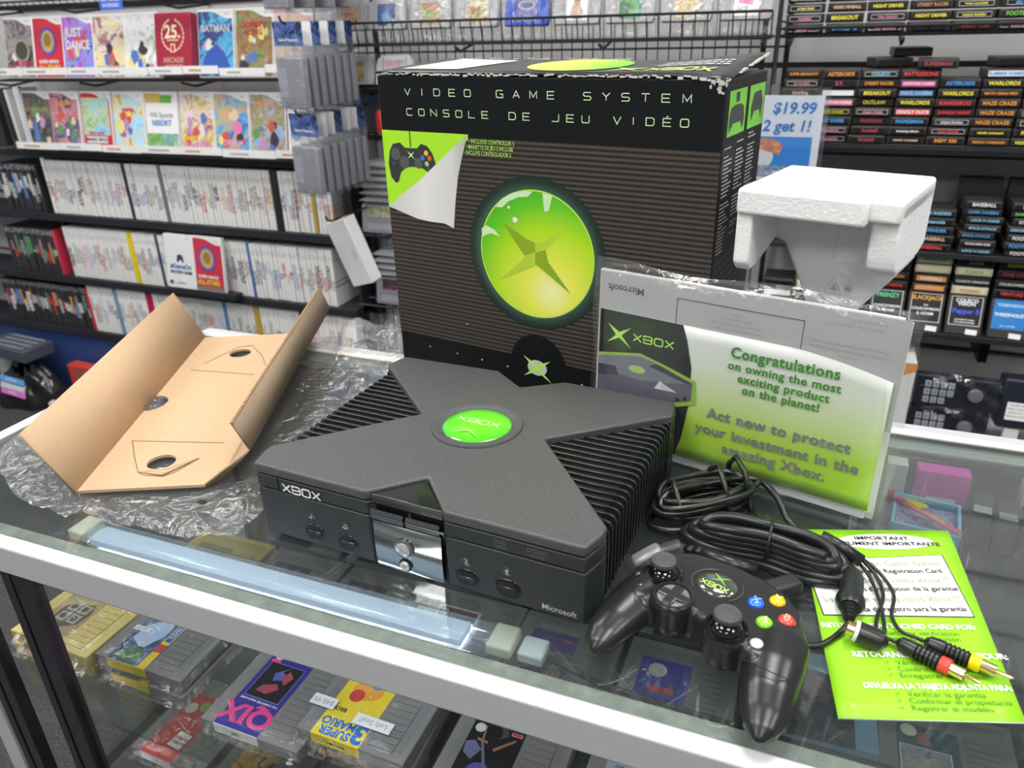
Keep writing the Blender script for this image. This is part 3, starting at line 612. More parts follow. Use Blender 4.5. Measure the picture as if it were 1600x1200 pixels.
b = MB(); b.add([(0, -.002, 0), (-.074*ca, .004, .074*sa), (-.074*ca, .412, .074*sa), (0, .399, 0)], [(0, 3, 2, 1)]); b.build('side_flap', kraft, tr, solid=.0034, label='tall left flap')
b = MB(); b.add([(.122, 0, 0), (.163, .018, .026), (.178, .40, .034), (.136, .397, 0), (.136, .012, 0)], [(0, 1, 2, 3, 4)]); b.build('side_flap', kraft, tr, solid=.003)
b = MB(); b.add([(.1645, .022, .026), (.1575, .008, .062), (.169, .408, .062), (.180, .405, .034)], [(0, 3, 2, 1)]); b.build('side_flap', mat('kraft_shaded', (.30, .225, .15), .8, bump=.12, bscale=260, var=.07, vscale=420), tr, solid=.0036, label='outer face of right flap with shade in its colour')  # shade on the outer face is put into this darker board colour
b = MB()
for i in range(100):
    t = i/100; b.cbox((.1572+.0115*t, .008+.40*t, .0632), (.0028, .0022, .0016))
b.build('corrugated_edge', kraft_e, tr)
cut = mat('slit_shade', (.22, .14, .075), .9)  # dark lines paint the shade inside the slits
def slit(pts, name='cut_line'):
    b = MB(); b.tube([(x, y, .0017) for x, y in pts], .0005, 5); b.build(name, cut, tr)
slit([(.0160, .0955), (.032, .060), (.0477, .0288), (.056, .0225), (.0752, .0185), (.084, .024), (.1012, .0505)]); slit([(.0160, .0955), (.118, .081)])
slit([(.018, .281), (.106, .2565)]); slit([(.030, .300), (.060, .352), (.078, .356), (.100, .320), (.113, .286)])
# raised lip of the front tab
b = MB(); b.add([(.0477, .0288, .0018), (.0752, .0185, .0034), (.1012, .0505, .0018), (.076, .030, .003)], [(0, 1, 2, 3)]); b.build('tab_lip', kraft, tr, solid=.0016)

# ------------------------------------------------------------------ clear poly bag under the cardboard
rr = random.Random(21)
def crumple(x, y, a=1):
    return a*(.006*math.sin(31*x+17*y)+.005*math.sin(57*x-41*y+1)+.004*math.sin(83*y+29*x+2)+.003*abs(math.sin(120*x+60*y)))
def bag_z(s, t):
    e = min(s, 1-s, t, 1-t)
    return e
outline_b = [(-.797, .472), (-.754, .432), (-.691, .402), (-.63, .391), (-.579, .395), (-.523, .402), (-.475, .406), (-.440, .414)]
def lerp_poly(P, s):
    f = s*(len(P)-1); i = min(int(f), len(P)-2); f -= i; return (P[i][0]*(1-f)+P[i+1][0]*f, P[i][1]*(1-f)+P[i+1][1]*f)
outline_t = [(-.792, .60), (-.797, .70), (-.780, .790), (-.715, .838), (-.66, .842), (-.60, .840), (-.54, .834), (-.470, .812)]
def tray_gap(x, y):
    dx, dy = x+.630, y-.422; c_, s_ = math.cos(R(24.42)), math.sin(R(24.42)); u = dx*c_+dy*s_; v = -dx*s_+dy*c_
    d = max(-.016-u, u-.190, -.010-v, v-.418); return .12 if d < 0 else min(1, .12+d/.02)
def bag_fn(lift):
    def f(s, t):
        x0, y0 = lerp_poly(outline_b, s); x1, y1 = lerp_poly(outline_t, s); x = x0*(1-t)+x1*t; y = y0*(1-t)+y1*t
        k = min(1, max(0, (s-.34)/.12)); k2 = min(1, max(0, (s-.70)/.10)); t0 = .93-.22*k2
        rise = k*.040*max(0, t-t0)/(1-t0)*(.7+.3*math.sin(9*s+.9)) + .030*max(0, s-.84)/.16*max(0, t-.80)/.20
        flat = max(1 if (t < .09 or s < .05) else 0, k2*.8, 1 if t > .95 and s > .4 else 0, .03)
        z = .0008 + lift*(.2+flat*.8) + abs(crumple(x*1.5, y*1.5, .75*flat))*tray_gap(x, y) + rise*max(0, tray_gap(x, y)-.12)
        return (x, y, z)
    return f
pb = MB(); pb.grid(90, 80, bag_fn(.0006)); ob = pb.build('poly_bag', clear_mat('crumpled_poly', (.97, .975, .98), .05, .03, bump=1.0, bscale=42, milk=.055, dist=.010), None, smooth=180)
tag(ob, 'large clear crumpled plastic bag spread under the cardboard insert', 'plastic bag')
b = MB(); b.box(-.506, -.498, .447, .452, .0065, .0075); b.build('black_tape', black, ob)
rr = random.Random(4); b = MB()
for r_ in range(16):
    y = .60+.0085*r_; x = -.492-.0055*r_
    for k in range(rr.randint(5, 8)):
        w_ = rr.uniform(.003, .009); b.add([(x, y, .017), (x+w_, y+w_*.42, .017), (x+w_-.0007, y+w_*.42+.0014, .017), (x-.0007, y+.0014, .017)], [(0, 1, 2, 3)]); x += w_+.0018; y += (w_+.0018)*.42
b.build('warning_print', mat('bag_ink', (.07, .07, .08), .6), ob)
# ------------------------------------------------------------------ game controller
ct = thing('game_controller', 'black wired gamepad with two thumbsticks and coloured face buttons, beside console', 'controller', (-.0395, .424, .001), R(-18))
pad_m = mat('pad_black', (.014, .014, .015), .28, spec=.6, bump=.06, bscale=700)
b = MB()
def cap_chain(pts, seg=24, flat=.8):
    rs = []; P = [Vector((p[0], p[1], p[2])) for p in pts]
    for i, p in enumerate(P):
        t = (P[min(i+1, len(P)-1)]-P[max(i-1, 0)]).normalized(); q = t.cross(Vector((0, 0, 1))).normalized(); w_ = q.cross(t)
        r_ = pts[i][3]; rs.append([tuple((p+q*r_*math.cos(2*math.pi*j/seg)+w_*r_*flat*math.sin(2*math.pi*j/seg))*.001) for j in range(seg)])
    b.rings(rs)
BODY = [(-60, 36), (-52, 50), (-38, 60), (-20, 64), (2, 65), (22, 63), (40, 57), (53, 45), (61, 24), (60, 2), (48, -16), (36, -12), (22, -8), (6, -4), (-10, -1), (-24, -4), (-36, -10), (-48, -10), (-58, 4), (-63, 20)]
b.prism([(x*.001, y*.001) for x, y in BODY[::-1]], .009, .0315)
b.prism([(x*.00092, y*.00092+.002) for x, y in BODY[::-1]], .007, .0345)
cap_chain([(-42, 32, 21, 6), (-44, 28, 21, 15), (-46, 14, 21, 19), (-49, -6, 20, 18.5), (-51.5, -26, 17.5, 16), (-52, -40, 15, 13), (-51, -50, 13, 9), (-50, -56, 12, 3)])
cap_chain([(42, 40, 21, 6), (45, 34, 21, 15), (50, 18, 21, 20), (55, -4, 20, 20), (60, -24, 18, 17.5), (64, -38, 15, 14.5), (66.5, -49, 13, 10), (68, -56, 12, 3)])
for x, y in ((-22, 2), (21.5, -4.6)): b.lathe([(.0125, .010), (.0155, .016), (.0158, .0335), (.0145, .0365)], (x*.001, y*.001, 0), 28)
body = b.build('body', pad_m, ct, smooth=180)
md = body.modifiers.new('remesh', 'REMESH'); md.mode = 'VOXEL'; md.voxel_size = .0013; md.use_smooth_shade = True
md = body.modifiers.new('smooth', 'SMOOTH'); md.iterations = 9; md.factor = .6
def rev(name, prof, x, y, z, m, parent=ct, seg=32, tilt=(0, 0), label=None):
    b = MB(); b.lathe([(r*.001, h*.001) for r, h in prof], (0, 0, 0), seg); o = b.build(name, m, parent, loc=(x*.001, y*.001, z*.001), rot=(R(tilt[0]), R(tilt[1]), 0)); 
    if label: o['label'] = label
    return o
stick_m = mat('stick_rubber', (.055, .055, .057), .5)
for x, y, zb in ((-40.8, 21.5, 33.0), (21.0, -4.4, 35.0)):
    st = rev('thumbstick', [(14.5, 0), (15.2, 1.0), (14.6, 2.2), (12.5, 2.4), (11.5, 1.2), (0, 1.0)], x, y, zb, gloss_black)
    rev('stick_dome', [(11.2, 1.0), (10.8, 3.5), (9, 6.2), (6.5, 8.0), (5, 9.0), (5, 10)], 0, 0, 0, gloss_black, st)
    rev('stick_cap', [(4.5, 9), (8.6, 10.2), (9.5, 11.8), (9.5, 13.6), (8.8, 14.8), (7.6, 15.2), (6.6, 14.6), (3, 14.9), (0, 15.0)], 0, 0, 0, stick_m, st)
dp = rev('direction_pad', [(14.8, 0), (15.2, 2.0), (14.2, 3.2), (12.6, 3.2), (12.0, 1.6), (0, 1.4)], -22, 2.2, 34.8, pad_m)
rev('dish', [(11.6, 1.5), (11.2, 2.4), (8, 1.9), (0, 1.7)], 0, 0, 0, mat('dish_gloss', (.42, .42, .44), .10, metal=.7), dp)
b = MB(); a_, w_ = .0108, .0036; b.prism([(-w_, -a_), (w_, -a_), (w_, -w_), (a_, -w_), (a_, w_), (w_, w_), (w_, a_), (-w_, a_), (-w_, w_), (-a_, w_), (-a_, -w_), (-w_, -w_)], .0015, .0036); b.build('cross', mat('cross_gloss', (.03, .03, .034), .12, coat=.5), dp, bevel=.0007, rot=(0, 0, R(0)))
def button(name, x, y, z, r, col, ch=None, chcol=None):
    m_ = mat('btn_%s' % name, col, .12, coat=.6); o = rev(name, [(r+.7, 0), (r+.5, .9), (r, 1.0), (r*.98, 2.0), (r*.8, 3.3), (r*.5, 4.0), (.01, 4.25)], x, y, z, m_, seg=28)
    if ch: text(ch, r*.00150, mat('btnink_%s' % name, chcol, .3), o, (0, 0, .00435), (0, 0, 0), bold=.02, name='button_letter')
    return o
button('blue_button', 25.7, 33.0, 33.2, 5.6, (.01, .12, .80), 'X', (.15, .45, .95)); button('yellow_button', 36.7, 44.0, 32.8, 5.6, (.95, .48, .0), 'Y', (1, .75, .2))
button('green_button', 38.1, 18.0, 33.4, 5.6, (.22, .62, .02), 'A', (.55, .85, .25)); button('red_button', 48.9, 29.5, 32.6, 5.6, (.85, .05, .03), 'B', (1, .35, .25))
button('white_button', 41.8, -2.8, 32.0, 4.9, (.62, .62, .61)); button('black_button', 52.0, 6.4, 31.4, 4.9, (.008, .008, .012))
button('start_button', -55.6, 11.5, 30.8, 3.6, (.02, .02, .022)); button('back_button', -48.0, 1.2, 31.2, 3.6, (.02, .02, .022))
jl = MB(); jl.lathe([(.0152, 0), (.0150, .0010), (.0138, .0022), (.009, .0034), (.00001, .0040)], seg=40); J = jl.build('jewel', mat('jewel_black', (.10, .11, .10), .08, metal=.5, coat=.8), ct, loc=(-.0037, .0335, .0338)); J.scale = (1, .86, 1)
b = MB(); b.flat([(x*.0070, y*.0070) for x, y in STAR]); b.build('jewel_emblem', mat('jewel_green', (.16, .36, .08), .3), J, loc=(.0008, .0045, .0041))
b = MB(); strokes(b, 'XBOX', -.0100, 0, .0042, .0045, .0012, .0007); b.build('jewel_wordmark', text_lime, J, loc=(0, -.0080, .0036), rot=(R(10), 0, 0))
b = MB()
for a0, a1 in ((110, 230), (-40, 40)): b.tube([(.0185*math.cos(R(a)), .0165*math.sin(R(a)), 0) for a in range(a0, a1+1, 10)], .0006, 6)
b.build('jewel_arc', mat('arc_grey', (.06, .06, .06), .3), ct, loc=(-.0037, .0335, .0350))
b = MB(); b.box(-.0125, .0125, -.006, .008, -.006, .004); b.build('trigger', mat('trigger_grey', (.25, .25, .27), .3, metal=.3), ct, bevel=.003, loc=(-.0640, .0380, .0290), rot=(R(-15), R(-25), R(52)))
b = MB(); b.box(-.011, .011, -.005, .008, -.006, .006); b.build('trigger', mat('trigger_dark', (.05, .05, .055), .3), ct, bevel=.003, loc=(-.0530, .0530, .0290), rot=(R(-15), R(-20), R(40)))
b = MB(); b.box(-.011, .011, -.005, .008, -.006, .006); b.build('trigger', MATS['trigger_dark'], ct, bevel=.003, loc=(.0470, .0470, .0150), rot=(R(-15), R(20), R(-40)))
for ox in (0, .006, .012): 
    b = MB(); b.box(-.002, .002, -.003, .004, -.004, .004); b.build('grip_rib', pad_m, ct, bevel=.001, loc=(-.0460+ox, .0600+ox*.35, .0300))
b = MB(); b.tube([(-.0520, -.004, .0372), (-.0430, -.0125, .0362), (-.0330, -.0165, .0330)], .0004, 5); b.build('seam', black, ct)
b = MB(); b.tube([(.0370, -.0200, .0330), (.0500, -.0230, .0370), (.0640, -.0220, .0360), (.0700, -.0160, .0310)], .0004, 5); b.build('seam', black, ct)
b = MB(); b.box(-.016, .014, -.0075, .0075, .002, .016); b.build('cable_plug', mat('plug_black', (.018, .018, .02), .42), ct, bevel=.003, loc=(.0250, .0900, 0), rot=(0, 0, R(58)))

# ------------------------------------------------------------------ cables
cable_m = mat('cable_rubber', (.012, .015, .012), .25, spec=.6)
def spline(P, k=8, closed=False):
    P = [Vector(p) for p in P]; n = len(P); out = []
    for i in range(n if closed else n-1):
        g = lambda j: P[j % n] if closed else P[max(0, min(n-1, j))]
        p0, p1, p2, p3 = g(i-1), g(i), g(i+1), g(i+2)
        for j in range(k):
            t = j/k; out.append(.5*((2*p1)+(-p0+p2)*t+(2*p0-5*p1+4*p2-p3)*t*t+(-p0+3*p1-3*p2+p3)*t**3))
    if not closed: out.append(P[-1])
    return out
# thin coiled lead by the manuals
rr = random.Random(2); P = []
def frame(c, ang): a = R(ang); return lambda u, v, z: (c[0]+u*math.cos(a)-v*math.sin(a), c[1]+u*math.sin(a)+v*math.cos(a), z)
F1 = frame((-.062, .597), 42)
for k in range(9):
    a_, b_ = rr.uniform(.041, .052), rr.uniform(.013, .021); du, dv = rr.uniform(-.006, .006), rr.uniform(-.006, .006)
    for j in range(8):
        t = 2*math.pi*j/8; z = .0035+.0026*k+.006*(rr.random())*(1 if j in (1, 2, 3) else .3)
        P.append(F1(du+a_*math.cos(t), dv+b_*math.sin(t), z))
P += [F1(.058, .012, .014), (-.014, .628, .022), (.001, .610, .018), (.010, .598, .008), (.030, .580, .004)]
b = MB(); b.tube(spline(P, 5), .0031, 8); cb = b.build('power_lead', cable_m, None, smooth=180); tag(cb, 'thinner black lead coiled loosely against the bagged manuals', 'cable')
b = MB(); b.tube([F1(-.030, -.020, .004), F1(-.034, -.012, .026), F1(-.030, .004, .036), F1(-.026, .020, .028), F1(-.026, .026, .006)], .0026, 8)
b.tube([F1(.012, -.026, .004), F1(.010, -.014, .034), F1(.014, .002, .044), F1(.018, .020, .030), F1(.02, .028, .006)], .0026, 8); b.tube([F1(.036, -.022, .005), F1(.034, -.008, .040), F1(.036, .008, .045), F1(.04, .022, .03), F1(.042, .026, .006)], .0026, 8)
b.build('cross_loop', cable_m, cb, smooth=180)
# thick tied bundle behind the controller, ending in the plugs
av = thing('video_cable', 'thick black cable bundle tied in the middle, ending in red and yellow plugs', 'cable', (-.004, .545, 0), 0)
F2 = frame((0, 0), -6); P = []; rr = random.Random(8)
for k in range(6):
    a_ = .064-.002*k+rr.uniform(-.004, .004); b_ = .026-.0022*k
    for j in range(12):
        t = 2*math.pi*j/12; pin = .50+.50*abs(math.cos(t))
        P.append(F2(a_*math.cos(t)*(1.0 if math.cos(t) > 0 else 1.02), b_*math.sin(t)*pin+.001*math.sin(k), .0050+.0050*k*(.55+.45*abs(math.sin(t)))))
b = MB(); b.tube(spline(P, 4), .0045, 10); b.build('coil', mat('av_rubber', (.012, .014, .015), .30, spec=.5), av, smooth=180)
b = MB(); b.tube([(.001+.001*math.sin(a), .0175*math.cos(a), (.0195+.0175*math.sin(a))) for a in [2*math.pi*i/20 for i in range(20)]], .0013, 6, True); b.tube([(.002, .017, .018), (-.008, .022, .026), (-.002, .020, .030)], .001, 6); b.build('twist_tie', black, av, smooth=180)
b = MB(); b.tube([(-.055, -.018, .008), (-.028, -.024, .008), (-.004, -.026, .007)], .0068, 10); b.build('sleeve', MATS['av_rubber'], av, smooth=180)
b = MB(); b.tube([(.040, .017, .022), (.056, .013, .018), (.072, .008, .012)], .0055, 10); b.build('sleeve', MATS['av_rubber'], av, smooth=180)
O = Vector((-.004, .545, 0)); loc = lambda x, y, z: (x-O.x, y-O.y, z)
thin = [[(.060, .566, .012), (.078, .549, .006), (.084, .526, .004), (.079, .500, .004), (.078, .482, .006), (.084, .477, .006), (.097, .473, .006)],
        [(.062, .563, .012), (.080, .552, .007), (.091, .530, .005), (.089, .505, .004), (.094, .489, .005), (.104, .484, .006), (.113, .481, .006)],
        [(.058, .560, .012), (.072, .546, .008), (.080, .520, .006), (.083, .495, .006), (.082, .478, .007), (.076, .467, .008)]]
b = MB()
for P in thin: b.tube([Vector(loc(*p)) for p in spline(P, 6)], .0014, 8)
b.tube([Vector(loc(*p)) for p in spline([(.060, .486, .006), (.054, .474, .004), (.042, .458, .003), (.030, .454, .003), (.022, .462, .004)], 6)], .0022, 8)
b.build('thin_leads', MATS['av_rubber'], av, smooth=180)
def plug(p0, p1, col, name, label):
    a_ = Vector(loc(*p0)); e = Vector(loc(*p1)); d_ = (e-a_); L = d_.length; Q = d_.to_track_quat('Z', 'Y').to_matrix().to_4x4(); M = Matrix.Translation(a_) @ Q
    b = MB(); prof = [(.0022, 0), (.0052, .003), (.0058, .008), (.0056, .013)]
    for i in range(5): prof += [(.0046, .0135+.0028*i), (.0058, .0142+.0028*i), (.0058, .0158+.0028*i), (.0046, .0162+.0028*i)]
    b.lathe(prof+[(.0052, .0285)], seg=20, M=M); g = b.build(name, MATS['av_rubber'], av, label=label)
    b = MB(); b.lathe([(.0054, .0285), (.0057, .0290), (.0057, .0345), (.0050, .0352)], seg=24, M=M); b.build('colour_ring', mat('ring_'+name, col, .35), g)
    b = MB(); b.lathe([(.0043, .0352), (.0043, .0440), (.0037, .0440), (.0037, .0360)], seg=24, M=M, caps=(False, False)); b.lathe([(.0015, .0352), (.0015, .0520), (.0006, .0540)], seg=14, M=M); b.build('pin', mat('gold_pin', (.75, .56, .28), .2, metal=1), g)
plug((.0905, .4745, .0068), (.1385, .4515, .0078), (.75, .05, .04), 'red_plug', 'audio plug with red ring and gold pin')
plug((.1085, .4815, .0068), (.1580, .4630, .0078), (.90, .62, .0), 'yellow_plug', 'video plug with yellow ring and gold pin')
# s-video head and moulded box
M = Matrix.Translation(loc(.0800, .4680, .0095)) @ (Vector((-1, .10, .16))).to_track_quat('Z', 'Y').to_matrix().to_4x4()
b = MB(); b.lathe([(.003, -.004), (.0072, .0), (.0078, .006), (.0076, .016)], seg=24, M=M); g = b.build('round_plug', MATS['av_rubber'], av)
b = MB(); b.lathe([(.0074, .0160), (.0074, .0185), (.0064, .0185), (.0060, .0168)], seg=24, M=M, caps=(False, True)); b.build('cream_collar', mat('cream_collar', (.78, .76, .70), .4), g)
b = MB(); b.lathe([(.0052, .0170), (.0052, .0235), (.0047, .0235), (.0047, .0180)], seg=24, M=M, caps=(False, True))
for k in range(4): b.lathe([(.0006, .018), (.0006, .0228)], (.0022*math.cos(k*1.57+.7), .0022*math.sin(k*1.57+.7), 0), 8, M=M)
b.build('gold_shell', MATS['gold_pin'], g)
M = Matrix.Translation(loc(.0615, .5330, .009)) @ Matrix.Rotation(R(-93), 4, 'Z')
b = MB()
b.rings([[(x, w_*math.cos(2*math.pi*j/20), h_*math.sin(2*math.pi*j/20)) for j in range(20)] for x, w_, h_ in ((-.006, .006, .006), (0, .0085, .0075), (.014, .0088, .008), (.020, .0085, .008), (.026, .0105, .0085), (.032, .0105, .0085), (.036, .008, .0075))], M=M)
for i in range(4): b.lathe([(.0062-.0008*i, 0), (.0066-.0008*i, .001), (.0066-.0008*i, .002), (.005-.0008*i, .003)], seg=18, M=M @ Matrix.Translation((.0365+.0032*i, 0, 0)) @ Matrix.Rotation(R(90), 4, 'Y'))
b.build('moulded_joint', MATS['av_rubber'], av)

# ------------------------------------------------------------------ registration leaflet
pm = thing('registration_leaflet', 'bright green folded leaflet with white panel, flat on the glass under cable plugs', 'leaflet', (.054, .397, .0006), R(18.47))
K = .158
def sk(x, y): return ((x+K*y)*.001, y*.001)
leaf_green = mat('leaf_green', (.27, .62, .015), .42, coat=.1)
b = MB(); b.grid(8, 14, lambda s, t: ((K*200*t+(115+10*t)*s)*.001, (200*t)*.001, .0004)); b.build('sheet', leaf_green, pm, solid=.0005)
b = MB(); b.add([(*sk(0, 0), .0001), (*sk(115, -.5), .0001), (*sk(115, .6), .0001), (*sk(0, .6), .0001)], [(0, 1, 2, 3)]); b.build('page_edge', paperw, pm, solid=.0006)
def lz(y, x=60): t = y/200; s = x/120; return .0010
def patch(name, pts, m, e=0):
    b = MB(); (a, b_, c, d) = pts
    b.grid(6, 6, lambda s, t: (lambda x, y: (*sk(x, y), lz(y, x)+e))((a[0]*(1-s)+b_[0]*s)*(1-t)+(d[0]*(1-s)+c[0]*s)*t, (a[1]*(1-s)+b_[1]*s)*(1-t)+(d[1]*(1-s)+c[1]*s)*t)); return b.build(name, m, pm)
patch('panel_rule', [(4.2, 93), (113.5, 93), (110.5, 166.5), (-2.2, 157.5)], dark_ink)
patch('white_panel', [(5.2, 94), (112.5, 94), (109.5, 165.5), (-1.2, 156.5)], paperw, .0002)
b = MB(); b.add([(*sk(68+40*math.cos(a), 183+10.5*math.sin(a)), lz(183, 68)+.0002) for a in [2*math.pi*i/40 for i in range(40)]], [list(range(40))]); b.build('white_oval', paperw, pm)
def lt(s, x, y, size, m, align='CENTER', bold=0, sx=1, rot=0): text(s, size*.001, m, pm, (*sk(x, y), lz(y, x)+.0007), (0, 0, R(rot)), bold=bold, align=align, sx=sx, name='leaflet_lettering')
lt('IMPORTANT', 66, 187, 6.4, dark_ink, bold=.02, sx=1.25); lt('DOCUMENT IMPORTANTE', 66, 179.5, 6.4, dark_ink, bold=.02, sx=1.2)
pale_g = mat('pale_green_text', (.24, .44, .18), .5)
for s, x, y, m_, sz, bo in (('Video Game System', 106, 154.5, pale_g, 9.2, 0), ('Warranty Registration Card', 104, 145, dark_ink, 7.2, .015), ('Console de jeu vidéo Xbox™', 108, 134, pale_g, 9.2, 0), ('Coupon d’inscription de la garantie', 110, 124, dark_ink, 7.2, .015), ('Sistema de videojuegos Xbox™', 110, 112.5, pale_g, 9.2, 0), ('Tarjeta de registro para la garantía', 109.5, 101.5, dark_ink, 7.2, .015)):
    lt(s, x, y, sz, m_, 'RIGHT', bo, .88, 1.5)
lt('RETURN THE ATTACHED CARD FOR:', 110, 82, 6.6, white, 'RIGHT', .03, .98)
mid_ink = mat('leaf_ink_dark', (.05, .16, .01), .5)
for i, s in enumerate(('Warranty verification', 'Owner Confirmation', 'Model registration')): lt('\u2713', 36, 75.5-5.6*i, 5.5, mid_ink); lt(s, 41, 75.5-5.6*i, 6.4, mid_ink, 'LEFT')
lt('RETOURNEZ LE COUPON POUR:', 70, 54, 7.2, white, 'CENTER', .03, .98)
for i, s in enumerate(('Vérifier la garantie', 'Confirmer le propriétaire', 'Enregistrer le modèle')): lt('\u2713', 40, 47-5.7*i, 5.5, mid_ink); lt(s, 46, 47-5.7*i, 6.4, mid_ink, 'LEFT')
lt('DEVUELVA LA TARJETA ADJUNTA PARA:', 68, 26.2, 6.6, white, 'CENTER', .025, .80)
for i, s in enumerate(('Verificar la garantía', 'Confirmar el propietario', 'Registrar el modelo')): lt('\u2713', 41, 19.8-5.7*i, 5.5, mid_ink); lt(s, 47, 19.8-5.7*i, 6.4, mid_ink, 'LEFT')
# ------------------------------------------------------------------ bagged game cartridges inside the case
cart_grey = mat('cart_grey', (.215, .205, .205), .5, bump=.05, bscale=500); cart_gold = mat('cart_gold', (.74, .60, .22), .30, metal=.3)
cart_dark = mat('cart_slot', (.03, .03, .032), .6)
cart_bag = clear_mat('cart_bag', (.98, .985, .985), .05, .0, bump=1.0, bscale=30, milk=.0, dist=.004)
def cart_meshes():
    A = MB(); A.box(0, .120, 0, .133, .001, .0168)
    B = MB()
    for i in range(13): y = .008+.0078*i; B.box(.0765, .1040, y, y+.0052, .0166, .0178)
    B.box(.1040, .1043, .006, .110, .0166, .0172)
    C = MB(); C.box(.0765, .1045, .006, .110, .0160, .0170)
    def bagf(s, t, sd):
        x = -.007+.134*s; y = -.010+.150*t; e = min(1, 9*min(s, 1-s, t, 1-t)); base = .0092
        return (x, y, max(.0004, base + sd*e*.0090 + .0006*math.sin(40*s+22*t)*e))
    D = MB(); D.grid(16, 16, lambda s, t: bagf(s, t, 1)); D.grid(16, 16, lambda s, t: bagf(s, t, -1))
    D.quad((-.007, -.012, .0092), (.127, -.012, .0112), (.127, -.0085, .0090), (-.007, -.0085, .0090))
    return A, B, C, D
_c = cart_meshes()
def nes_cart(x, y, z, label, label_mat, end_mat, gold=False, rz=0, group='bagged cartridges in the display case', art=None, full=True):
    t = thing('game_cartridge', label, 'cartridge', (x, y, z), R(rz), group); m = cart_gold if gold else cart_grey
    _c[0].build('shell', m, t, bevel=.0012); r_ = _c[1].build('ridges', m, t); (_c[3].build('clear_sleeve', cart_bag, t, smooth=180) if full else None)
    b = MB(); b.box(.017, .0715, .0002, .106, .0165, .01705); lab = b.build('front_label', label_mat, t)
    b = MB(); b.box(.017, .0715, -.0004, .0004, .0045, .01705); b.build('end_label', end_mat, t)
    if art: art(lab)
    return t
UP180 = (0, 0, R(180))
def lab_text(s, x, y, size, m, lab, rot=UP180, **k): return text(s, size, m, lab, (x, y, .01725), rot, **k)
def lab_rect(x0, x1, y0, y1, m, lab, e=0, name='label_panel'):
    b = MB(); b.add([(x0, y0, .01712+e), (x1, y0, .01712+e), (x1, y1, .01712+e), (x0, y1, .01712+e)], [(0, 1, 2, 3)]); return b.build(name, m, lab)
def lab_poly(P, m, lab, e=.0001, name='label_art'):
    b = MB(); b.add([(x, y, .01712+e) for x, y in P], [list(range(len(P)))]); return b.build(name, m, lab)
seal_m = mat('seal_cream', (.75, .73, .66), .5)
def seal(x, y, lab, r=.0055): lab_poly([(x+r*(1+.08*(i % 2))*math.cos(i*math.pi/14), y+r*(1+.08*(i % 2))*math.sin(i*math.pi/14)) for i in range(28)], seal_m, lab, .00015, 'round_seal'); lab_poly(circ(x, y, r*.78, 20), mat('seal_ring', (.55, .52, .42), .5), lab, .0002, 'round_seal'); lab_poly(circ(x, y, r*.7, 20), seal_m, lab, .00025, 'round_seal')
SH = -.2499
red_ink = mat('red_ink', (.62, .05, .05), .45); yel = mat('yellow_label', (.86, .66, .02), .4, coat=.3); blue_ink = mat('blue_ink', (.02, .12, .55), .4)
navy = mat('navy_label', (.035, .03, .26), .35, coat=.3); blk_lab = mat('black_label', (.012, .012, .015), .35, coat=.3); sticker = mat('price_sticker', (.80, .80, .80), .55)
gold_lab = mat('gold_label', (.42, .34, .15), .4, metal=.3)
def art_gold(l):
    lab_rect(.034, .056, .083, .090, red_ink, l); lab_text('ZELDA', .045, .0865, .0085, gold_lab, l, bold=.03); lab_text('The Legend of', .045, .095, .0032, dark_ink, l)
    lab_poly([(.028, .030), (.050, .024), (.066, .034), (.068, .052), (.062, .066), (.046, .062), (.030, .064), (.026, .048)], mat('crest_dark', (.10, .08, .05), .5), l)
    for x0, y0 in ((.031, .033), (.048, .033), (.031, .049), (.048, .049)): lab_rect(x0, x0+.0145, y0, y0+.0135, mat('crest_silver', (.42, .42, .40), .3, metal=.4), l, .0002)
    for x0, y0 in ((.038, .040), (.055, .040), (.038, .056), (.055, .056)): lab_poly(circ(x0, y0, .0045, 16), MATS['crest_dark'], l, .0004)
for k in range(2):
    nes_cart(-.808+.004*k, .412, SH+.0208*k, ['gold bagged cartridge with red title, lower of the gold stack at case corner', 'gold bagged cartridge with red title and grey crest, upper of the gold stack'][k], gold_lab, gold_lab, True, 1.5-3*k, art=art_gold)
def art_face(l):
    lab_rect(.0600, .0705, .0004, .1055, yel, l); lab_rect(.0615, .0690, .040, .082, blue_ink, l, .0001); text('BATMAN', .0075, mat('pale_blue', (.5, .6, .8), .4), l, (.0652, .061, .01740), (0, 0, R(-90)), bold=.03)
    lab_rect(.060, .0705, .024, .036, red_ink, l, .0001); lab_poly([(.020, .004), (.052, .003), (.056, .016), (.044, .026), (.026, .020)], mat('art_green', (.05, .16, .06), .5), l)
    lab_poly([(.022, .034), (.044, .022), (.056, .046), (.056, .062), (.038, .066), (.024, .054)], mat('art_ice', (.42, .55, .78), .4), l); lab_poly([(.032, .070), (.054, .062), (.057, .090), (.046, .096), (.034, .088)], mat('art_white', (.75, .72, .72), .4), l)
    lab_poly([(.030, .067), (.036, .066), (.048, .096), (.044, .099), (.032, .090)], red_ink, l, .0003); lab_poly(circ(.050, .100, .006, 14), mat('art_purple', (.12, .06, .25), .4), l); seal(.026, .099, l, .0045)
    lab_rect(.012, .034, .044, .051, sticker, l, .0008, 'price_sticker'); text('$8.99', .006, pale_ink, l, (.023, .0475, .0181), UP180)
for k in range(2):
    t = nes_cart(-.680, .418, SH+.0208*k, ['grey bagged cartridge with yellow corner label, underneath of the two by the gold stack', 'grey bagged cartridge with icy blue art and yellow stripe, on top of its twin'][k], art_mat('label_blue_art', [(.03, .05, .15), (.05, .09, .25), (.25, .3, .45)], 60), yel, False, -1+1.5*k, art=art_face)
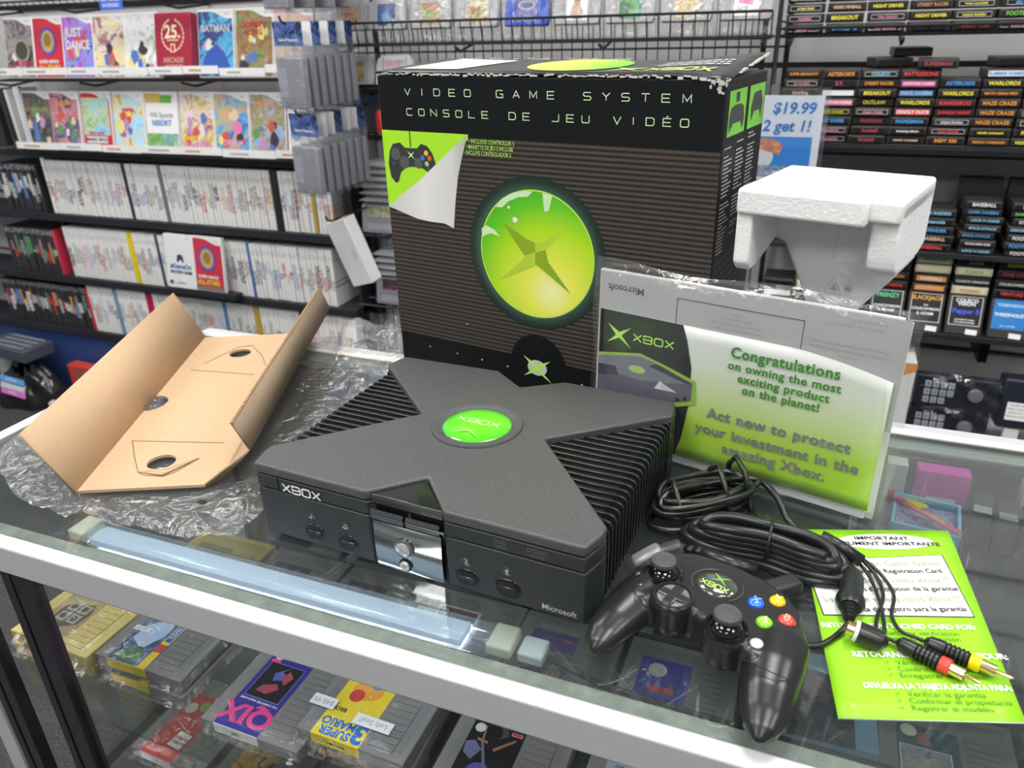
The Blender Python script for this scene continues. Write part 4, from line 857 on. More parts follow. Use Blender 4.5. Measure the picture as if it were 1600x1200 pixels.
def art_qix(l):
    lab_rect(.0225, .066, .041, .090, mat('thin_blue', (.25, .28, .7), .4), l); lab_rect(.0232, .0653, .0417, .0893, blk_lab, l, .0001)
    lab_poly([(.040, .066), (.060, .074), (.044, .080), (.050, .088), (.036, .076)], mat('crystal_blue', (.12, .12, .45), .35), l, .0003); lab_poly([(.052, .083), (.047, .072), (.056, .064), (.060, .076)], mat('crystal_red', (.40, .07, .10), .35), l, .0004); lab_poly([(.030, .050), (.044, .048), (.054, .058), (.048, .064), (.034, .058)], MATS['crystal_red'], l, .0003)
    pk = mat('hot_pink', (.80, .05, .22), .4)
    lab_text('QIX', .0440, .020, .031, pk, l, bold=.035, sx=1.12); lab_text('THE COMPUTER VIRUS GAME', .045, .0375, .0036, white, l, bold=.02); seal(.027, .099, l, .0052); lab_rect(.020, .032, .0895, .0935, pk, l, .0002)
t = nes_cart(-.524, .403, SH, 'grey bagged cartridge with violet label and big pink title lettering', navy, sticker, False, -.5, art=art_qix)
text('QIX', .0060, dark_ink, t, (.044, -.0006, .0108), (R(90), R(180), 0), bold=.02, name='end_lettering')
def art_smb(l):
    bl = mat('title_blue', (.02, .16, .62), .4)
    lab_text('SUPER', .0400, .0075, .0125, bl, l, bold=.04, sx=.98); lab_text('MARIO', .0385, .0185, .0125, bl, l, bold=.04, sx=.98); lab_text('BROS', .0290, .0340, .0065, dark_ink, l, bold=.03); lab_text('3', .0640, .015, .030, bl, l, bold=.04)
    lab_poly(circ(.044, .064, .017, 28, ry=.013), mat('art_orange', (.85, .36, .03), .4), l); lab_poly(circ(.050, .077, .010, 20), mat('art_sky', (.15, .25, .62), .4), l, .0002); lab_poly(circ(.036, .054, .008, 18), red_ink, l, .0003); seal(.026, .0995, l, .0045)
    for x0, x1, y0, a, s in ((-.004, .024, .028, 8, '$48.99'), (.050, .092, .022, -6, 'Left Seal!')):
        b = MB(); b.box(x0, x1, y0, y0+.013, .0195, .0198); b.build('price_sticker', sticker, l); text(s, .0085, pale_ink, l, ((x0+x1)/2, y0+.0065, .0200), UP180, name='handwriting')
nes_cart(-.408, .418, SH, 'grey bagged cartridge peeking out beneath the yellow labelled one', art_mat('label_brown_art', [(.25, .12, .06), (.5, .3, .15), (.1, .06, .05)], 60), art_mat('label_brown_art', []), False, 1.5)
t = nes_cart(-.410, .414, SH+.0208, 'grey bagged cartridge with yellow label, blue title and two paper price strips', yel, yel, False, -1, art=art_smb)
text('Mario Bros.', .0050, dark_ink, t, (.044, -.0008, .0108), (R(90), R(180), 0), bold=.02, name='end_lettering')
def art_sword(l):
    st = mat('blade_steel', (.45, .5, .62), .25, metal=.6); br = mat('blade_bronze', (.35, .17, .09), .4)
    lab_poly([(.030, .094), (.0315, .094), (.034, .078), (.0318, .078)], br, l); lab_poly([(.0275, .078), (.039, .0765), (.039, .0735), (.0275, .075)], br, l, .0002); lab_poly([(.0318, .075), (.0350, .0745), (.056, .030), (.0545, .026)], st, l, .0003)
    lab_poly([(.046, .070), (.064, .087), (.0655, .085), (.048, .067)], br, l, .0003); lab_poly([(.018, .070), (.026, .074), (.036, .066), (.030, .052), (.020, .058)], mat('axe_blue', (.28, .30, .52), .3, metal=.4), l, .0002); lab_poly(circ(.042, .040, .012, 20), mat('orb_violet', (.12, .10, .42), .3), l, .0002)
    lab_poly([(.044, .098), (.052, .099), (.056, .088), (.048, .082), (.050, .090)], mat('dim_emblem', (.07, .08, .07), .4), l, .0001); seal(.0255, .0895, l, .0052); lab_rect(.058, .069, .0905, .0945, white, l, .0001, 'red_tag'); lab_rect(.0584, .0686, .0909, .0941, red_ink, l, .0002, 'red_tag')
nes_cart(-.272, .402, SH, 'grey bagged cartridge with black label showing sword and axe', blk_lab, blk_lab, False, 0, art=art_sword)
def art_bar(l):
    for i in range(9): lab_rect(.026+.0026*i, .0272+.0026*i+.0004*(i % 3), .088, .097, blue_ink, l)
nes_cart(-.135, .400, SH, 'grey bagged cartridge with plain grey barcode label at far right front', mat('label_grey', (.42, .43, .44), .5), mat('label_grey', ()), False, 0, art=art_bar)
nes_cart(.000, .402, SH, 'grey bagged cartridge with teal label in the front row below the gamepad', mat('label_teal0', (.03, .16, .17), .4), dark_ink, False, 0)
# second and third rows, seen down through the glass
def art_seal(l, red=True):
    seal(.0365, .090, l, .0095)
    if red: lab_rect(.030, .058, .060, .068, red_ink, l); lab_text('DEFENDER', .0445, .043, .0075, white, l, bold=.04); lab_rect(.030, .038, .040, .046, red_ink, l, .0002)
def art_frame(l): lab_rect(.018, .0705, .001, .105, seal_m, l); lab_rect(.0205, .068, .004, .1025, art_mat('label_maroon', [(.10, .02, .03), (.30, .05, .06), (.06, .05, .14)], 50), l, .0002); seal(.0275, .0955, l, .0062)
def art_band(l): lab_rect(.0172, .0713, .006, .078, art_mat('label_rust', [(.30, .16, .10), (.45, .28, .18), (.08, .10, .12), (.05, .12, .16)], 70), l); seal(.024, .083, l, .004); lab_rect(.054, .066, .094, .098, red_ink, l)
def art_pic(l): lab_rect(.019, .064, .030, .080, seal_m, l); lab_rect(.020, .063, .031, .079, art_mat('label_crowd', [(.10, .12, .20), (.45, .36, .20), (.18, .26, .5), (.5, .45, .4)], 90), l, .0002); seal(.028, .098, l, .007); lab_poly([(.036, .084), (.050, .084), (.040, .100), (.032, .096)], mat('thin_red', (.4, .08, .1), .4), l)
def art_spot(l): lab_rect(.040, .060, .076, .083, red_ink, l); lab_rect(.050, .058, .092, .099, red_ink, l); lab_rect(.024, .040, .09, .098, mat('art_violet', (.20, .14, .42), .4), l)
row2 = [(-.750, gold_lab, True, 'gold bagged cartridge in second row behind the gold stack', art_gold), (-.623, mat('label_midnight', (.02, .025, .09), .4), False, 'grey bagged cartridge with midnight blue label behind the light bar', art_spot), (-.511, mat('label_char', (.025, .03, .04), .4), False, 'grey bagged cartridge with charcoal and red label under console front', art_spot), (-.382, seal_m, False, 'grey bagged cartridge with white framed maroon label under console front', art_frame),
        (-.260, navy, False, 'grey bagged cartridge with violet and rust label left of the gamepad', art_band), (-.133, mat('label_royal', (.03, .03, .42), .4), False, 'grey bagged cartridge with royal blue label and round seal under gamepad', art_seal), (.121, mat('label_teal', (.02, .10, .12), .4), False, 'grey bagged cartridge with teal label and framed picture under green leaflet', art_pic), (.250, mat('label_slate', (.08, .09, .10), .4), False, 'grey bagged cartridge with slate label right of the teal one', None)]
for x, m_, g_, lb_, a_ in row2: nes_cart(x, .536, SH, lb_, m_, m_, g_, 0, art=a_)
for i, x in enumerate((-.655, -.525, -.395, -.262, -.130, .130, .262)):
    nes_cart(x, .678, SH, 'grey bagged cartridge in back row of the shelf, number %d from left' % (i+1), mat('label_back%d' % (i % 3), [(.05, .05, .08), (.10, .05, .06), (.05, .08, .09)][i % 3], .5), cart_grey, False, 0, full=False)
t = thing('flat_carton', 'pale blue edged carton with dark photo cover lying under glass by leaflet', 'box', (.030, .560, SH), R(2))
b = MB(); b.box(0, .086, 0, .112, 0, .050); b.build('carton', mat('pale_blue_card', (.22, .40, .58), .4, coat=.3), t, bevel=.001)
b = MB(); b.box(.006, .066, -.0004, .086, .0490, .0503); b.build('cover_photo', art_mat('dark_photo', [(.01, .02, .05), (.03, .05, .09), (.16, .09, .07), (.02, .07, .08)], 45), t)
# lower shelf
SL = -.4899
nes_cart(-.776, .482, SL, 'grey bagged cartridge with red label and small round cartoon shapes, lower shelf', red_ink, sticker, False, -2, art=lambda l: (lab_poly(circ(.030, .082, .009, 18), mat('art_cream', (.7, .6, .5), .4), l), lab_poly(circ(.048, .090, .008, 18), mat('art_lime', (.25, .5, .05), .4), l), lab_poly(circ(.060, .082, .008, 18), mat('art_blue', (.05, .15, .6), .4), l), lab_poly([(.044, .022), (.066, .020), (.068, .044), (.046, .046)], sticker, l), lab_text('BUBBLE', .056, .036, .006, red_ink, l, bold=.03), lab_text('BOBBLE', .056, .029, .006, red_ink, l, bold=.03)))
nes_cart(-.640, .480, SL, 'grey bagged cartridge with black and flame coloured label, lower shelf', art_mat('label_flame', [(.02, .02, .02), (.65, .30, .02), (.8, .55, .05), (.4, .04, .06)], 45), dark_ink, False, 1, art=lambda l: lab_rect(.012, .034, .086, .095, sticker, l, .0004, 'price_sticker'))
nes_cart(-.505, .480, SL, 'grey bagged cartridge with brown label, lower shelf behind the flame one', art_mat('label_brown_art', []), sticker, False, 0)
nes_cart(-.370, .480, SL, 'grey bagged cartridge with navy label on lower shelf under the yellow one', navy, navy, False, 0)
nes_cart(-.770, .445, SL-.285, 'grey bagged cartridge with bright blue label on the case floor', mat('label_azure', (.03, .10, .55), .4), navy, False, -4, art=lambda l: lab_poly(circ(.044, .07, .016, 20), art_mat('art_cloud', [(.7, .7, .75), (.4, .5, .7)], 80), l))
# riser at the right rear under boxes and cartridges standing in for glass reflections
b = MB(); b.box(.075, .60, .56, .797, -.079, -.075); b.build('added_riser', shelf_glass, cs)  # riser and its posts added as a support, the stand-ins would float
for px, py in ((.08, .69), (.59, .57), (.08, .79), (.59, .79)):
    b = MB(); b.box(px-.004, px+.004, py-.004, py+.004, -.250, -.079); b.build('added_riser_post', mat('acrylic_post', (.6, .62, .62), .2), cs)
t = thing('reflection_box', 'open cyan box with slanted pink banner, standing in for a glass reflection', 'game box', (.104, .700, -.0748), R(-6))
b = MB(); b.box(0, .060, 0, .003, 0, .034); b.box(0, .060, .055, .058, 0, .034); b.box(0, .003, .003, .055, 0, .034); b.box(.057, .060, .003, .055, 0, .034); b.box(.003, .057, .003, .055, 0, .003); b.build('tray', mat('cyan_card', (.10, .45, .62), .4), t)
b = MB(); b.box(.004, .056, .004, .054, .003, .026); b.build('contents', art_mat('purple_photo', [(.05, .03, .12), (.12, .10, .30), (.30, .34, .5), (.25, .08, .10)], 70), t)
b = MB(); b.add([(.000, .040, .0355), (.058, .002, .0355), (.061, .008, .0355), (.000, .050, .0355)], [(0, 1, 2, 3)]); b.build('banner', mat('magenta_card', (.72, .03, .22), .4), t, solid=.001)
text('INTELLIVISION', .0065, yel, t, (.029, .0262, .0364), (0, 0, R(-34)), bold=.02, name='banner_lettering')
b = MB(); b.flat([(.018+.013*(1+.15*(i % 2))*math.cos(i*math.pi/14), .049+.006*(1+.15*(i % 2))*math.sin(i*math.pi/14)) for i in range(28)], .0300); b.build('yellow_burst', yel, t)
for nm, lb_, x0, x1, y0, y1, z1, c in (('game_box', 'small magenta box standing in for a reflection near the back rail', .128, .176, .766, .784, -.016, (.70, .06, .45)), ('game_box', 'small white box with red mark standing in for a reflection beside manuals', .100, .119, .766, .784, -.014, (.62, .60, .58)), ('game_box', 'small cream box standing in for a reflection near the back rail, farther right', .222, .252, .766, .784, -.016, (.62, .55, .36))):
    t = thing(nm, lb_, 'game box', ((x0+x1)/2, (y0+y1)/2, -.0748)); w_, d_ = (x1-x0)/2, (y1-y0)/2
    b = MB(); b.box(-w_, w_, -d_, d_, 0, z1+.0748); b.build('carton', mat('boxcol_%d' % int(c[0]*100), c, .4), t, bevel=.0006)
    b = MB(); b.box(-w_*.5, w_*.6, -d_-.0004, -d_, .020, .030); b.build('printed_mark', red_ink if 'white' in lb_ else white, t)
rr = random.Random(13)
for i in range(9):
    t = thing('game_cartridge', 'dark upright block standing in for a glass reflection, number %d from the pink box' % (i+1), 'cartridge', (.185+.021*i, .735-.006*i, -.0748), R(-8), 'upright blocks standing in for glass reflections')
    b = MB(); b.box(-.009, .009, 0, .040, 0, .040); b.build('shell', cart_dark, t, bevel=.001)
    b = MB(); b.box(-.0075, .0075, -.0004, .012, .0395, .0404); b.build('end_label', mat('dim_label%d' % (i % 3), [(.30, .32, .34), (.22, .25, .30), (.26, .22, .2)][i % 3], .4), t)
t = thing('game_cartridge', 'grey cartridge in crinkled clear bag, standing in for a reflection at far right', 'cartridge', (.215, .575, -.0748), R(-28))
_c[0].build('shell', cart_grey, t, bevel=.0012); _c[3].build('clear_sleeve', cart_bag, t, smooth=180)
b = MB(); b.box(.03, .10, .02, .11, .0165, .0171); b.build('front_label', mat('label_violet', (.06, .06, .22), .4), t)
# ------------------------------------------------------------------ shelving along the back wall
WY = 2.16
def ordinal(n): return '%d%s' % (n, 'th' if 10 <= n % 100 <= 20 else {1: 'st', 2: 'nd', 3: 'rd'}.get(n % 10, 'th'))
shelf_blk = mat('shelf_black', (.018, .020, .026), .5)
uc = thing('bookcase', 'black bookcase along the wall with three long rows of game cases', 'bookcase', (-2.2, 2.0, 0))
def ubox(name, x0, x1, y0, y1, z0, z1, m=shelf_blk, bev=.001, label=None):
    b = MB(); b.box(x0+2.2, x1+2.2, y0-2.0, y1-2.0, z0, z1); return b.build(name, m, uc, bevel=bev, label=label)
for z in (-.1905, -.4305, -.648): ubox('shelf', -3.4, -1.350, 1.985, WY-.001, z-.026, z)
ubox('top_board', -3.4, -1.350, 1.99, WY-.001, .012, .034)
ubox('added_ledge', -2.11, -1.80, 1.944, 1.985, -.430, -.4105)  # ledge added as a support under the two raised faced-out cases
ubox('base_panel', -3.4, -1.36, 2.0, 2.02, FZ+.001, -.674, mat('blue_base', (.03, .06, .20), .5), label='blue base panel')
for x, z0, z1 in ((-2.632, -.4305, .034), (-1.356, -.66, .034)): ubox('upright', x-.006, x+.006, 2.03, WY-.001, z0, z1)
ubox('upright', -2.648, -2.640, 1.992, 2.06, -.1905, -.02)
def spine_mat(name, base, topcol, dark):
    m = mat(name, base, .32, coat=.25); n, l = nodes(m); p = n['Principled BSDF']
    tc = n.new('ShaderNodeTexCoord'); oi = n.new('ShaderNodeObjectInfo'); sp = n.new('ShaderNodeSeparateXYZ'); l.new(tc.outputs['Object'], sp.inputs[0])
    def math_(op, a, b=None, c=None):
        q = n.new('ShaderNodeMath'); q.operation = op
        for i, v in enumerate((a, b, c)):
            if v is None: continue
            if isinstance(v, (int, float)): q.inputs[i].default_value = v
            else: l.new(v, q.inputs[i])
        return q.outputs[0]
    z = sp.outputs[2]; rnd = oi.outputs['Random']
    lo = math_('MULTIPLY_ADD', rnd, .05, .035); hi = math_('MULTIPLY_ADD', math_('FRACT', math_('MULTIPLY', rnd, 17.3)), .055, .085)
    band = math_('MULTIPLY', math_('GREATER_THAN', z, lo), math_('LESS_THAN', z, hi))
    mp = n.new('ShaderNodeMapping'); mp.inputs['Scale'].default_value = (260, 1, 150); cb = n.new('ShaderNodeCombineXYZ'); l.new(math_('MULTIPLY', rnd, 40), cb.inputs[2]); l.new(cb.outputs[0], mp.inputs['Location'])
    ns = n.new('ShaderNodeTexNoise'); ns.inputs['Scale'].default_value = 1; ns.inputs['Detail'].default_value = 1; l.new(tc.outputs['Object'], mp.inputs['Vector']); l.new(mp.outputs[0], ns.inputs['Vector'])
    fac = math_('MULTIPLY', band, math_('GREATER_THAN', ns.outputs['Fac'], .47 if not dark else .40))
    mx = n.new('ShaderNodeMix'); mx.data_type = 'RGBA'; mx.inputs[6].default_value = (*base, 1); l.new(oi.outputs['Color'], mx.inputs[7]); l.new(fac, mx.inputs[0])
    t2 = math_('MULTIPLY', math_('MULTIPLY', math_('GREATER_THAN', z, .150), math_('LESS_THAN', z, .168)), math_('GREATER_THAN', ns.outputs['Fac'], .5))
    m2 = n.new('ShaderNodeMix'); m2.data_type = 'RGBA'; l.new(mx.outputs[2], m2.inputs[6]); m2.inputs[7].default_value = (*topcol, 1); l.new(math_('MULTIPLY', t2, .6), m2.inputs[0])
    l.new(m2.outputs[2], p.inputs['Base Color']); return m
wspine = spine_mat('white_spine', (.80, .80, .79), (.45, .45, .46), False); dspine = spine_mat('dark_spine', (.035, .035, .04), (.5, .5, .5), True)
cspine = mat('solid_spine', (1, 1, 1), .32, coat=.3); _n, _l = nodes(cspine); _o = _n.new('ShaderNodeObjectInfo'); _l.new(_o.outputs['Color'], _n['Principled BSDF'].inputs['Base Color'])
def case_mesh(name, m, w, h, d):
    b = MB(); b.box(-w/2, w/2, 0, d, 0, h); b.box(-w/2+.0012, w/2-.0012, -.0006, .001, .002, h-.002); o = b.build(name, m, None, bevel=.0012); me = o.data
    o2 = o.modifiers['bevel']; dg = bpy.context.evaluated_depsgraph_get(); me2 = bpy.data.meshes.new_from_object(o.evaluated_get(dg)); bpy.data.objects.remove(o); return me2
me_w = case_mesh('case_white', wspine, .0134, .190, .130); me_c = case_mesh('case_colour', cspine, .0134, .190, .130); me_d = case_mesh('case_dark', dspine, .0132, .171, .130)
tall_me = case_mesh('case_tall', wspine, .0160, .200, .130)
PAL = [('grey', (.36, .36, .38)), ('grey', (.42, .42, .44)), ('grey', (.30, .30, .32)), ('black', (.10, .10, .11)), ('red', (.55, .22, .22)), ('pink', (.70, .48, .52)), ('violet', (.44, .38, .52)), ('blue', (.34, .44, .62)), ('pale blue', (.55, .62, .70)), ('brown', (.45, .36, .28)), ('green', (.40, .46, .34)), ('orange', (.68, .48, .32))]
rr = random.Random(77)
def row(zb, x0, x1, rowname, special, skip=None, group=''):
    x = x0; k = 0; names = []
    n = int((x1-x0)/.0147)
    for k in range(n):
        x = x0+.0147*k
        if skip and skip[0] < x < skip[1]: continue
        px_special = special.get(k)
        if px_special: cn, c = px_special; me = me_c; lab = '%s spined game case, %s from the left in the %s row' % (cn, ordinal(k+1), rowname)
        else:
            cn, c = rr.choice(PAL); me = me_w; lab = 'white game case with %s spine print, %s from left in %s row' % (cn, ordinal(k+1), rowname)
        o = link_mesh('game_case', me, None, (x, 2.0+rr.uniform(-.0025, .0035), zb)); o.rotation_euler = (0, rr.uniform(-.006, .006), 0); o.color = (*c, 1); tag(o, lab, 'game case', group)
row(-.1900, -2.585, -1.385, 'upper bookcase', {24: ('black', (.03, .03, .035)), 35: ('grey', (.18, .18, .20)), 66: ('black', (.02, .025, .03)), 67: ('black', (.02, .025, .03)), 76: ('mustard', (.50, .34, .06))}, None, 'white game cases in the upper bookcase row')
row(-.4300, -2.595, -1.405, 'middle bookcase', {21: ('yellow', (.80, .65, .02)), 22: ('yellow', (.80, .65, .02)), 30: ('black', (.04, .05, .09)), 57: ('blue', (.05, .14, .42))}, None, 'white game cases in the middle bookcase row')
row(-.6475, -2.555, -1.362, 'lower bookcase', {9: ('teal', (.15, .34, .42)), 20: ('crimson', (.50, .02, .08)), 21: ('crimson', (.50, .02, .08)), 44: ('blue', (.10, .28, .55)), 53: ('mustard', (.55, .38, .08)), 54: ('mustard', (.50, .36, .08)), 66: ('black', (.06, .07, .08))}, None, 'white game cases in the lower bookcase row')
o = link_mesh('game_case', tall_me, None, (-2.604, 1.998, -.1900)); o.color = (.3, .3, .3, 1); tag(o, 'taller white game case at the left end of the upper bookcase row', 'game case')
DP = [('white', (.70, .70, .70)), ('white', (.65, .65, .66)), ('red', (.55, .05, .06)), ('blue', (.10, .25, .60)), ('grey', (.32, .32, .34)), ('silver', (.5, .5, .5)), ('orange', (.6, .3, .12)), ('green', (.12, .28, .16))]
for zb, x0, x1, rn in ((-.1900, -2.86, -2.650, 'upper'), (-.4300, -2.93, -2.665, 'middle'), (-.6475, -3.05, -2.575, 'lower')):
    for k in range(int((x1-x0)/.0146)):
        cn, c = rr.choice(DP); o = link_mesh('game_case', me_d, None, (x1-.0146*(k+.5), 2.004+rr.uniform(-.003, .004), zb)); o.color = (*c, 1)
        tag(o, 'dark game case with %s spine print, %s left of the divider in %s row' % (cn, ordinal(k+1), rn), 'game case', 'dark game cases left of the divider, %s row' % rn)
for zb, k in ((-.4300, -.008),):
    o = link_mesh('game_case', me_c, None, (-2.6575, 2.0, zb)); o.color = (.62, .04, .08, 1); o.scale = (1, 1, .9); tag(o, 'red spined game case beside the divider in the middle row', 'game case')
o = link_mesh('game_case', me_c, None, (-2.5695, 1.999, -.6475)); o.color = (.55, .03, .05, 1); o.scale = (1, 1, .9); tag(o, 'red spined game case beside the divider in the lower row', 'game case')

# ------------------------------------------------------------------ face-out cases on the wire shelves above
case_body = mat('case_shell_white', (.80, .80, .80), .3, coat=.4)
def face_case(x, y, z, cover, label, w=.133, h=.188, d=.014, tilt=12, body=None, arts=(), swoosh=True, cat='game case', name='game_case', yaw=0):
    t = thing(name, label, cat, (x, y, z), rot=(R(-tilt), 0, R(yaw)))
    b = MB(); b.box(0, w, 0, d, 0, h); b.build('shell', body or case_body, t, bevel=.0015)
    if swoosh: P = [(.0035, .004), (w-.0035, .004), (w-.0035, h*.86), (w*.80, h*.865), (w*.66, h*.90), (w*.52, h*.945), (w*.36, h*.965), (.0035, h*.965)]
    else: P = [(.003, .003), (w-.003, .003), (w-.003, h-.003), (.003, h-.003)]
    b = MB(); b.flat(P, 0, Matrix.Translation((0, -.0005, 0)) @ XF); c = b.build('cover', cover, t)
    if swoosh: text('Wii', .012, mat('cover_grey_ink', (.45, .45, .47), .4), c, (w*.83, -.0011, h*.925), FRONT, name='format_wordmark')
    if not arts or cover.name.startswith('cv_'):
        rq = random.Random(int(abs(x)*1000)+int(z*77)); pal = [(.75, .55, .42), (.60, .10, .08), (.10, .18, .50), (.80, .68, .20), (.12, .30, .10), (.05, .04, .06), (.70, .68, .66), (.50, .28, .50)]
        for q in range(9):
            cx, cz, rx = rq.uniform(.022, w-.022), rq.uniform(.022, h*.66), rq.uniform(.007, .019); n_ = rq.choice((5, 6, 9)); ph = rq.uniform(0, 6)
            bb = MB(); bb.flat([(min(w-.005, max(.005, cx+rx*rq.uniform(.6, 1.25)*math.cos(ph+2*math.pi*j/n_))), max(.005, cz+rx*1.4*rq.uniform(.6, 1.25)*math.sin(ph+2*math.pi*j/n_))) for j in range(n_)], 0, Matrix.Translation((0, -.0007-.00008*q, 0)) @ XF); ci = rq.randrange(8); bb.build('cover_shape', mat('shape_%d' % ci, pal[ci], .35, coat=.4), c)
    for i, a in enumerate(arts):
        if a[0] == 'poly':
            bb = MB(); bb.flat(a[1], 0, Matrix.Translation((0, -.0016-.0003*i, 0)) @ XF); bb.build('cover_art', a[2], c)
        else: text(a[1], a[4], a[5], c, (a[2], -.0016-.0003*i, a[3]), FRONT, bold=.03, sx=a[6] if len(a) > 6 else 1, name='cover_lettering')
    return t
cm = lambda n_, c: mat('cover_'+n_, c, .35, coat=.4)
yl, wh, rd, bl = cm('yellow', (.85, .60, .05)), cm('white', (.82, .82, .82)), cm('red', (.55, .03, .06)), cm('blue', (.04, .10, .42))
gold_e = cm('gold', (.55, .38, .10)); ora = cm('orange', (.85, .35, .03)); pnk = cm('pink', (.75, .22, .45))
def P_rect(x0, x1, z0, z1): return [(x0, z0), (x1, z0), (x1, z1), (x0, z1)]
allstars = lambda: [('poly', circ(.066, .112, .037, 28, ry=.043), cm('badge_violet', (.10, .07, .36))), ('poly', circ(.066, .112, .030, 28, ry=.035), cm('badge_white', (.30, .26, .45))), ('poly', circ(.066, .112, .026, 26, ry=.031), gold_e), ('poly', circ(.066, .115, .016, 20, ry=.020), cm('badge_brown', (.30, .18, .05))), ('text', 'SUPER MARIO', .066, .050, .0145, wh), ('text', 'ALL-STARS', .066, .031, .0235, yl, .86)]
G1 = 'row of faced-out cases'
for a in (
 (-2.605, art_mat('cv_storm', [(.04, .03, .04), (.16, .13, .14), (.40, .36, .36), (.10, .07, .08)], 26), 'dark grey and maroon game case with round ball emblem, left end of top shelf', [('poly', circ(.078, .085, .036, 26), cm('ball', (.35, .33, .25))), ('poly', circ(.078, .085, .028, 26), cm('ball_dark', (.07, .06, .05))), ('text', 'STRIKERS', .078, .045, .022, cm('maroon', (.45, .05, .08)))]),
 (-2.471, rd, 'red game case with violet oval badge on the top face-out shelf', allstars()),
 (-2.340, art_mat('cv_dance', [(.10, .14, .55), (.25, .32, .75), (.55, .12, .55), (.15, .10, .40)], 22), 'blue and magenta game case with big white slanted lettering, top shelf', [('text', 'JUST', .050, .135, .036, wh), ('text', 'DANCE', .066, .098, .036, wh, .85)]),
 (-2.208, art_mat('cv_sports', [(.72, .70, .64), (.80, .62, .15), (.75, .72, .70), (.45, .15, .12), (.12, .2, .5)], 24), 'white and yellow game case with jumping shapes, left of the glaring case', [('text', 'SPORTS MIX', .066, .030, .020, cm('grey_letter', (.45, .45, .45)))]),
 (-2.075, art_mat('cv_glare', [(.30, .40, .35), (.75, .78, .76), (.85, .86, .85), (.35, .45, .40)], 20), 'pale green game case with glare painted on its cover, left of the tall red box', []),  # pale patches put the glare into the cover colours
 (-1.789, art_mat('cv_hero', [(.05, .30, .55), (.12, .45, .70), (.03, .05, .20), (.10, .10, .30)], 22), 'bright blue game case with dark blue figure shape, right of the red box', [('text', 'BATMAN', .066, .135, .026, cm('silver', (.6, .65, .7))), ('poly', [(.012, .010), (.060, .014), (.118, .030), (.098, .070), (.070, .094), (.036, .074), (.020, .050)], bl)]),
 (-1.650, art_mat('cv_jungle', [(.08, .16, .05), (.18, .30, .10), (.40, .22, .10), (.22, .10, .06), (.35, .40, .30)], 34), 'green jungle game case with red lettering, second right of the red box', [('text', 'DONKEY', .066, .142, .022, rd, .95), ('text', 'KONG', .066, .122, .022, rd, .95)]),
 (-1.515, art_mat('cv_dusk', [(.60, .35, .30), (.70, .50, .40), (.40, .40, .65)], 14), 'peach and violet game case behind the hanging bags, top face-out shelf', []),
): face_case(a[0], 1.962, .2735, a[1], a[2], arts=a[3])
t = face_case(-1.930, 1.940, .284, cm('crimson_box', (.36, .02, .05)), 'thick dark red box with gold laurel and number on the top face-out shelf',   .138, .172, .034, 12, cm('crimson_box', ()) if False else mat('cover_crimson_box', (.36, .02, .05)), [('text', '25.', .069, .118, .050, cm('cream', (.80, .70, .45))), ('text', 'ANNIVERSARY', .069, .096, .007, cm('cream', (0, 0, 0))), ('poly', P_rect(.060, .078, .062, .086), cm('cream', (0, 0, 0))), ('poly', P_rect(.063, .075, .065, .083), rd), ('text', 'ARCADE', .069, .040, .020, cm('rose', (.65, .35, .30))), ('text', 'ARCHIVES', .069, .022, .016, cm('rose', (0, 0, 0)))], False, 'game box', 'game_box')
b = MB()
for sgn in (-1, 1):
    for i in range(10):
        a = R(-100+20*i*.95) if sgn > 0 else R(280-20*i*.95); a = R(-75+16*i) if sgn > 0 else R(255-16*i)
        cx, cz = .069+.041*math.cos(a), .110+.043*math.sin(a); b.flat([(cx+.0075*math.cos(a+sgn*1.2)*u_-.0028*math.sin(a+sgn*1.2)*v_, cz+.0075*math.sin(a+sgn*1.2)*u_+.0028*math.cos(a+sgn*1.2)*v_) for u_, v_ in ((1, 0), (0, 1), (-1, 0), (0, -1))], 0, Matrix.Translation((0, -.0012, 0)) @ XF)
b.build('laurel_wreath', cm('cream', (0, 0, 0)), t)
